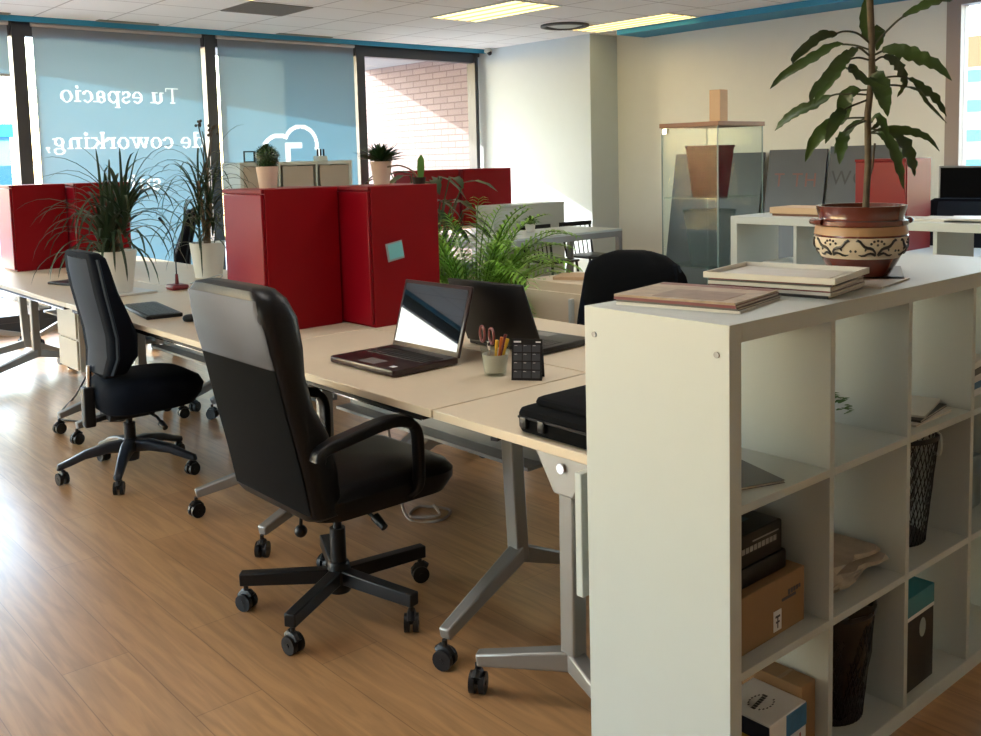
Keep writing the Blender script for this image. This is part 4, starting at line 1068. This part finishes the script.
# red gooseneck microphone
t = thing('gooseneck_microphone', 'dark red gooseneck microphone standing on the desk', 'microphone', (.73, 4.36, DZ))
MB().rbox(-.05, .05, -.06, .06, 0, .03, .012).build('base', REDPL, t)
MB().cyl((0, 0, .03), (0, 0, .09), .012, .008, 12).build('collar', REDPL, t)
MB().tube([(0, 0, .08), (0, .005, .2), (-.02, .01, .32), (-.06, .02, .40)], .004, 8, smooth=5).build('neck', BLACKMET, t)
MB().cyl((-.05, .017, .385), (-.075, .026, .425), .008, .009, 10).build('capsule', BLACKPL, t)
o = MB().tube([(.79, 4.30, DZ+.005), (.92, 4.22, DZ+.05), (1.0, 4.35, DZ+.06), (.95, 4.5, DZ+.02), (.88, 4.52, DZ+.005)], .0035, 6, smooth=6).build('microphone_cable', GREYPL); tag(o, 'thin looped cable beside the red microphone', 'cable')
o = MB().rbox(-.10, .10, -.14, .14, 0, .016, .006).build('notebook', BLACKPL, None, (.42, 5.18, DZ), .3); tag(o, 'dark closed notebook on the far left desk', 'notebook')
t = thing('phone_stand', 'small wooden stand on the far left desk before the red cabinet', 'stand', (.60, 5.75, DZ))
MB().box(-.04, .04, -.06, .06, 0, .012).build('base', CARDT, t, bevel=.002); MB().bar((0, -.04, .012), (.02, .03, .11), .012, .012).build('upright', CARDT, t)
o = MB().rbox(-.03, .03, -.03, .03, 0, .05, .006).build('power_adapter', WHITE, None, (.90, 2.12, DZ)); tag(o, 'white power adapter block on the far desk under the red cabinet', 'adapter')
# hanging beige side panel, floor cables
t = thing('desk_pedestal', 'beige drawer pedestal hanging under the far left desk', 'pedestal', (.36, 4.72, .30))
MB().box(-.14, .16, -.17, .17, 0, .385).build('body', BEIGE, t, bevel=.003)
MB().box(-.152, -.141, -.16, .16, .01, .18).build('drawer', BEIGE, t, bevel=.002); MB().box(-.152, -.141, -.16, .16, .19, .375).build('drawer', BEIGE, t, bevel=.002)
o = MB().tube([(.34, 4.72, .30), (.33, 4.95, .12), (.36, 5.2, .004), (.22, 4.95, .004), (.16, 4.72, .004), (.40, 4.45, .004), (.46, 4.60, .10), (.5, 4.7, .30)], .006, 6, smooth=8).build('floor_cable', BLACKPL); tag(o, 'black cable looping on the floor under the far left desk', 'cable')
o = MB().tube([(.72, 2.25, .44), (.70, 2.16, .15), (.66, 2.02, .006), (.74, 1.92, .006), (.84, 1.98, .006), (.78, 2.10, .006), (.68, 2.04, .006), (.76, 1.95, .012), (.82, 2.06, .012)], .006, 6, smooth=8).build('floor_cable', mat('beige_cable', (.32, .25, .2), .6)); tag(o, 'beige cable coil on the floor under the laptop desk', 'cable')
# storage pedestal and papers behind the desks
t = thing('storage_pedestal', 'cream low cabinet with white handle behind the black laptop', 'cabinet', (2.19, 2.53, 0), math.radians(2))
MB().box(-.19, .23, -.21, .20, .03, .80).build('body', CREAM, t, bevel=.003)
MB().box(-.204, -.191, -.205, .195, .05, .75).build('door', CREAM, t, bevel=.002)
MB().box(-.232, -.205, -.165, -.145, .59, .725).build('handle', WHITE, t, bevel=.003)
MB().box(-.17, .21, -.19, .18, 0, .03).build('plinth', GREYMET, t)
o = MB().box(-.09, .09, -.14, .14, 0, .018).build('paper_folder', CARDT, None, (2.20, 2.50, .80), .5, bevel=.003); tag(o, 'tan paper folder on top of the cream low cabinet', 'folder')

# ------------------------------------------------------------------ glass cabinet
t = thing('glass_cabinet', 'tall glass display cabinet with brown wooden top, right of the column', 'display cabinet', (2.87, 2.10, 0))
W, D_ = .43, .39
MB().box(-.01, W+.01, -.01, D_+.01, 1.605, 1.63).build('top_board', WOODTOP, t, bevel=.002)
MB().box(0, W, 0, D_, .0, .05).build('base', WOODTOP, t, bevel=.002)
g = MB(); g.box(0, W, 0, .005, .05, 1.605); g.build('front_door', CLEARGL, t, smooth=False)
g = MB(); g.box(0, W, D_-.005, D_, .05, 1.605); g.build('rear_pane', CLEARGL, t, smooth=False)
for x in (0, W-.005): MB().box(x, x+.005, .006, D_-.006, .05, 1.605).build('side_pane', CLEARGL, t, smooth=False)
e = MB()
for x, y in ((-.002, -.002), (W-.004, -.002), (-.002, D_-.004), (W-.004, D_-.004)): e.box(x, x+.006, y, y+.006, .05, 1.605)
e.build('corner_edge', mat('glass_edge', (.16, .24, .24), .3), t, smooth=False)
for z in (.42, .81, 1.20):
    s = MB().box(.008, W-.008, .008, D_-.008, z, z+.006).build('glass_shelf', glass_mat('shelf_glass', (.80, .90, .88), .25, .05), t, smooth=False)
for z in (1.57, .07): MB().box(-.006, .02, D_-.04, D_-.01, z, z+.03).build('hinge', CHROME, t, smooth=False)
def ribbed_bin(label, loc, r0, r1, h, m):
    t = thing('wastebasket', label, 'wastebasket', loc, 0, 'wastebaskets in the glass cabinet')
    b = MB(); rings = []; n = 48
    for z, r in ((0, r0), (h, r1)):
        rings.append([Vector((r*(1+.018*(k % 2))*math.cos(2*PI*k/n), r*(1+.018*(k % 2))*math.sin(2*PI*k/n), z)) for k in range(n)])
    b.loft(rings, True, False); b.build('body', m, t)
    MB().lathe([(r1-.004, h-.008), (r1+.007, h-.008), (r1+.007, h+.004), (r1-.004, h+.004), (r1-.004, h-.008)], 32, cap0=False, cap1=False).build('rim', m, t)
ribbed_bin('maroon ribbed wastebasket on the upper glass shelf', (3.07, 2.30, 1.206), .098, .135, .29, MAROON)
ribbed_bin('grey ribbed wastebasket on the lower glass shelf', (3.05, 2.29, .816), .105, .145, .31, GREYMESH)
o = MB().rbox(-.11, .11, -.09, .09, 0, .20, .01).build('blue_box', TEAL, None, (3.08, 2.30, .426)); tag(o, 'dark teal box on the bottom shelf of the glass cabinet', 'box')
o = MB().box(-.038, .038, -.038, .038, 0, .19).build('wooden_block', CARDT, None, (3.155, 2.30, 1.63), bevel=.003); tag(o, 'upright tan block standing on top of the glass cabinet', 'block')

# second bookcase contents
t = thing('flat_carton', 'flat tan carton lying on the far bookcase top', 'box', (2.98, 1.62, SH), 0)
MB().box(-.10, .12, -.16, .16, .012, .045).build('lid', CARDT, t, bevel=.002); MB().box(-.09, .11, -.15, .15, 0, .012).build('tray', WOODTOP, t)
for k in range(3):
    magazine(['bottom sheaf of papers on the far bookcase', 'middle sheaf of papers on the far bookcase', 'top sheaf of papers on the far bookcase'][k], (2.95, .98-.14*k, SH+.006*k), .2*k-.1, .22, .30, .006, COVERW, 'papers on the far bookcase', 'paper_sheaf')
def in_cell(col, row, dx=.03):     # world position of a cell floor in the far bookcase
    return Vector((2.76+.02+dx, 1.94-(CX[col]+CE/2), (R3, R2, R1)[row]))
p = in_cell(0, 2, .16); t = thing('desk_printer', 'small white printer with dark slot in the far bookcase', 'printer', (p.x, p.y-.05, p.z))
MB().rbox(-.13, .14, -.10, .10, 0, .14, .01).build('body', WHITE, t); MB().box(-.1315, -.129, -.07, .07, .05, .085).build('paper_slot', BLACKPL, t)
p = in_cell(0, 1, .14); o = MB().rbox(-.12, .12, -.13, .13, 0, .22, .01).build('black_case', BLACKPL, None, p); tag(o, 'black case in the middle cell of the far bookcase', 'case')

# leaning prints against the right wall
txt = {'T': [(0, .62, 1, 1), (.19, 0, .43, 1)], }
def prints(label, y0, y1, z1, words=()):
    t = thing('leaning_print', label, 'poster', (XR-.02, (y0+y1)/2, 0), 0, 'large dark prints leaning on the wall')
    hw = (y0-y1)/2; M = Matrix.Translation((-.30, 0, .0)) @ Matrix.Rotation(math.radians(9.5), 4, 'Y')
    MB().box(-.012, .012, -hw, hw, .004, z1, M).build('panel', SLATE, t, smooth=False)
    for y, wd, m in words:
        cu = bpy.data.curves.new('lettering', 'FONT'); cu.body = wd; cu.size = .19; cu.align_x = 'LEFT'; cu.extrude = .0008; cu.space_character = 1.15
        tmp = bpy.data.objects.new('lettering', cu); COL.objects.link(tmp)
        me = bpy.data.meshes.new_from_object(tmp.evaluated_get(bpy.context.evaluated_depsgraph_get())); bpy.data.objects.remove(tmp)
        me.materials.append(m)
        o = bpy.data.objects.new('lettering', me); COL.objects.link(o); o.parent = t
        o.matrix_local = M @ Matrix.Translation((-.0135, y, z1-.36)) @ Matrix(((0, 0, -1, 0), (-1, 0, 0, 0), (0, 1, 0, 0), (0, 0, 0, 1)))
    return t
prints('dark slate print leaning on the wall behind the glass cabinet', 5.45, 4.36, 1.47)
prints('dark slate print with dull red letters, left of the corn plant', 4.30, 3.68, 1.49, [(.23, 'T TH', SLATETXT)])
prints('dark slate print with black letters, behind the corn plant stem', 3.65, 2.98, 1.51, [(.30, 'WORLD', SLATETX2)])

# right hand desk group: red cabinet, monitor, chair
rd = thing('side_desk', 'white desk at the right carrying the glaring red cabinet', 'desk', (4.9, 1.55, 0))
MB().box(0, .60, 0, 1.2, .715, .74).build('tabletop', WHITE, rd, bevel=.002)
for x, y in ((.05, .06), (.55, .06), (.05, 1.14), (.55, 1.14)): MB().box(x-.025, x+.025, y-.025, y+.025, 0, .715).build('leg', SILVER, rd, bevel=.003)
red_cabinet('red cabinet at the right behind the corn plant, one side glaring pink', 5.0, 5.38, 2.07, 2.45, h=.645)
t = thing('monitor', 'dark flat monitor at the right edge above the far bookcase', 'monitor', (6.50, 2.20, .74), math.radians(-82))
MB().rbox(-.30, .30, -.018, .018, .22, .565, .008, .004).build('housing', GREYMET, t); MB().box(-.285, .285, -.0195, -.018, .235, .55).build('screen', BLACKFAB, t, smooth=False)
MB().box(-.03, .03, .018, .05, .02, .35).build('stand', BLACKPL, t); MB().rbox(-.12, .12, -.08, .10, 0, .018, .02, .004).build('foot', BLACKPL, t)
t = thing('window_desk', 'narrow white desk under the right window, carrying the dark monitor', 'desk', (6.27, 1.4, 0))
MB().box(0, .56, 0, 1.35, .715, .74).build('tabletop', WHITE, t, bevel=.002)
for x, y in ((.04, .06), (.52, .06), (.04, 1.29), (.52, 1.29)): MB().box(x-.02, x+.02, y-.02, y+.02, 0, .715).build('leg', SILVER, t, bevel=.003)
copy_tree(tc, (5.90, 2.04, 0), math.radians(12), 'black task chair at the right edge in front of the monitor', 'task chairs on the far side of the desks')

# ------------------------------------------------------------------ window side of the room
t = thing('sideboard', 'white shelving unit with beige doors under the cloud banner', 'cabinet', (2.69, 7.42, 0))
L = 1.25
b = MB(); b.box(0, L, 0, .38, 1.44, 1.475); b.box(0, L, 0, .38, 0, .05); b.box(0, .035, 0, .38, .05, 1.44); b.box(L-.035, L, 0, .38, .05, 1.44)
for k in (1, 2): b.box(k*L/3-.01, k*L/3+.01, 0, .38, .05, 1.44)
for z in (.5, .97): b.box(.035, L-.035, 0, .38, z, z+.02)
b.box(.035, L-.035, .37, .38, .05, 1.44); b.build('carcass', WHITE, t, smooth=False)
for k in range(3):
    for z0, z1 in ((.06, .49), (.53, .96), (1.0, 1.43)):
        MB().box(k*L/3+.04, (k+1)*L/3-.04, .004, .02, z0, z1).build('door', mat('taupe_door', (.40, .35, .30), .6), t, smooth=False)
t = thing('picture_frame', 'tiny dark picture frame on the shelving unit by the topiary', 'picture frame', (2.86, 7.55, 1.475))
b = MB(); b.box(-.06, -.048, -.006, .006, 0, .11); b.box(.048, .06, -.006, .006, 0, .11); b.box(-.048, .048, -.006, .006, 0, .012); b.box(-.048, .048, -.006, .006, .098, .11); b.build('frame', BLACKPL, t, smooth=False); MB().box(-.048, .048, -.003, .003, .012, .098).build('glass', CLEARGL, t, smooth=False)
t = thing('pen_block', 'white block with dark bottles on the shelving unit', 'box', (3.66, 7.55, 1.475))
MB().box(-.07, .05, -.04, .04, 0, .05).build('block', WHITE, t, bevel=.003)
for k in range(3): MB().cyl((-.04+k*.035, 0, .05), (-.04+k*.035, 0, .12), .010, n=10).build('bottle', BLACKPL, t)
# far red cabinets and the white cupboard, standing desk
t = thing('far_desk', 'cream desk by the column carrying the two far red cabinets', 'desk', (4.30, 6.88, 0))
MB().box(0, 1.6, 0, .75, .715, .74).build('tabletop', CREAM, t, bevel=.002)
for x, y in ((.05, .05), (1.55, .05), (.05, .70), (1.55, .70)): MB().box(x-.025, x+.025, y-.025, y+.025, 0, .715).build('leg', SILVER, t)
red_cabinet('far red cabinet with its lower part hidden by the palm', 4.36, 4.95, 6.92, 7.28)
red_cabinet('far red cabinet nearest the column, above the white cupboard', 5.00, 5.70, 6.92, 7.28)
t = thing('white_cupboard', 'white low cupboard back standing before the far red cabinets', 'cupboard', (5.55, 6.56, 0))
MB().box(-.56, .475, -.14, .14, 0, .945).build('body', WHITE, t, bevel=.003); MB().box(-.565, .478, -.145, .145, .945, .965).build('top', WHITE, t, bevel=.003)
t = thing('meeting_table', 'white table with grey metal frame near the column', 'table', (3.88, 5.22, 0))
MB().box(0, 1.74, 0, .72, .72, .74).build('tabletop', WHITE, t, bevel=.002)
b = MB(); b.box(.0, 1.74, .0, .045, .665, .72); b.box(0, 1.74, .675, .72, .665, .72); b.box(0, .045, .045, .675, .665, .72); b.box(1.695, 1.74, .045, .675, .665, .72); b.build('frame', SILVER, t, bevel=.003)
for x, y in ((.0, .0), (1.69, 0), (0, .67), (1.69, .67)): MB().box(x, x+.05, y, y+.05, 0, .665).build('leg', SILVER, t, bevel=.003)
t = thing('potted_herb', 'small green plant in white pot on the grey framed table', 'plant', (4.83, 5.70, .74))
pot_lathe(t, .04, .052, .075, POTW, .005)
b = MB(); rnd = random.Random(6)
for k in range(70):
    a = rnd.uniform(0, 2*PI); el = rnd.uniform(0, 1.4); d = Vector((math.cos(a)*math.cos(el), math.sin(a)*math.cos(el), math.sin(el)*.7)); L = rnd.uniform(.07, .14)
    p = Vector((0, 0, .07)); b.leaf([p, p+d*L*.6+Vector((0, 0, .02)), p+d*L], [.01, .028, .002])
b.build('foliage', LEAFM, t, ang=80)
def spindle(label, loc, rz):
    t = thing('spindle_chair', label, 'chair', loc, rz, 'black spindle back chairs')
    MB().rbox(-.21, .21, -.21, .21, .43, .455, .05, .008).build('seat', BLACKPL, t)
    for x, y in ((-.17, -.17), (.17, -.17), (-.17, .17), (.17, .17)): MB().cyl((x, y, .435), (x*1.25, y*1.25, 0), .014, .010, 10).build('leg', BLACKPL, t)
    for s in (-1, 1): MB().cyl((-.19, s*.18, .45), (-.26, s*.20, .82), .013, n=10).build('back_post', BLACKPL, t)
    MB().bar((-.255, -.22, .80), (-.255, .22, .80), .022, .05).build('top_rail', BLACKPL, t)
    for k in range(5): MB().cyl((-.19, -.12+k*.06, .45), (-.252, -.13+k*.065, .785), .007, n=8).build('spindle', BLACKPL, t)
    return t
spindle('black spindle back chair left of the pair behind the grey table', (5.32, 5.90, 0), -PI/2).scale = (1, 1, .92)
spindle('black spindle back chair right of the pair behind the grey table', (5.92, 5.92, 0), -PI/2-.1).scale = (1, 1, .92)
t = thing('red_tag', 'small red and white tag hanging on a spindle chair', 'tag', (5.85, 6.19, .55))
MB().box(-.03, .03, -.004, .004, 0, .09).build('card', COVERR, t, smooth=False); MB().box(-.012, .012, -.006, -.004, .02, .06).build('label', WHITEC, t, smooth=False)

# ------------------------------------------------------------------ light, sky, camera
w = bpy.data.worlds.new('sky'); SC.world = w; w.use_nodes = True
n, l = w.node_tree.nodes, w.node_tree.links
sky = n.new('ShaderNodeTexSky'); sky.sky_type = 'NISHITA'; sky.sun_disc = False
sky.sun_elevation = math.radians(30); sky.sun_rotation = math.radians(-29); sky.air_density = 1.4; sky.dust_density = .8
l.new(sky.outputs[0], n['Background'].inputs[0]); n['Background'].inputs[1].default_value = 1.15
su = bpy.data.lights.new('sun', 'SUN'); su.energy = 8.0; su.angle = math.radians(.6); su.color = (1, .97, .92)
so = bpy.data.objects.new('sun', su); COL.objects.link(so); so.location = (-4, 14, 8)
so.rotation_euler = Vector((.55, -1, -.497)).to_track_quat('-Z', 'Y').to_euler()
cd = bpy.data.cameras.new('camera'); co = bpy.data.objects.new('camera', cd); COL.objects.link(co)
f, yaw, pitch, roll, cx, cy, czz, px, py = 968.4931, -.7206, 1.4770, -.0246, -1.5664, -1.1062, 1.4559, 498.10, 249.49
cd.sensor_fit = 'HORIZONTAL'; cd.sensor_width = 36; cd.lens = f/981*36; cd.clip_start = .05; cd.clip_end = 300
cd.shift_x = (490.5-px)/981; cd.shift_y = (py-368)/981
co.matrix_world = Matrix.Translation((cx, cy, czz)) @ Matrix.Rotation(yaw, 4, 'Z') @ Matrix.Rotation(pitch, 4, 'X') @ Matrix.Rotation(roll, 4, 'Z')
SC.camera = co
SC.view_settings.view_transform = 'Standard'; SC.view_settings.look = 'None'
SC.view_settings.gamma = 1; SC.view_settings.use_curve_mapping = False
SC.view_settings.exposure = .68
SC.cycles.max_bounces = 8; SC.cycles.diffuse_bounces = 5; SC.cycles.glossy_bounces = 4; SC.cycles.transparent_max_bounces = 24
SC.cycles.use_denoising = True
SC.cycles.sample_clamp_indirect = 6
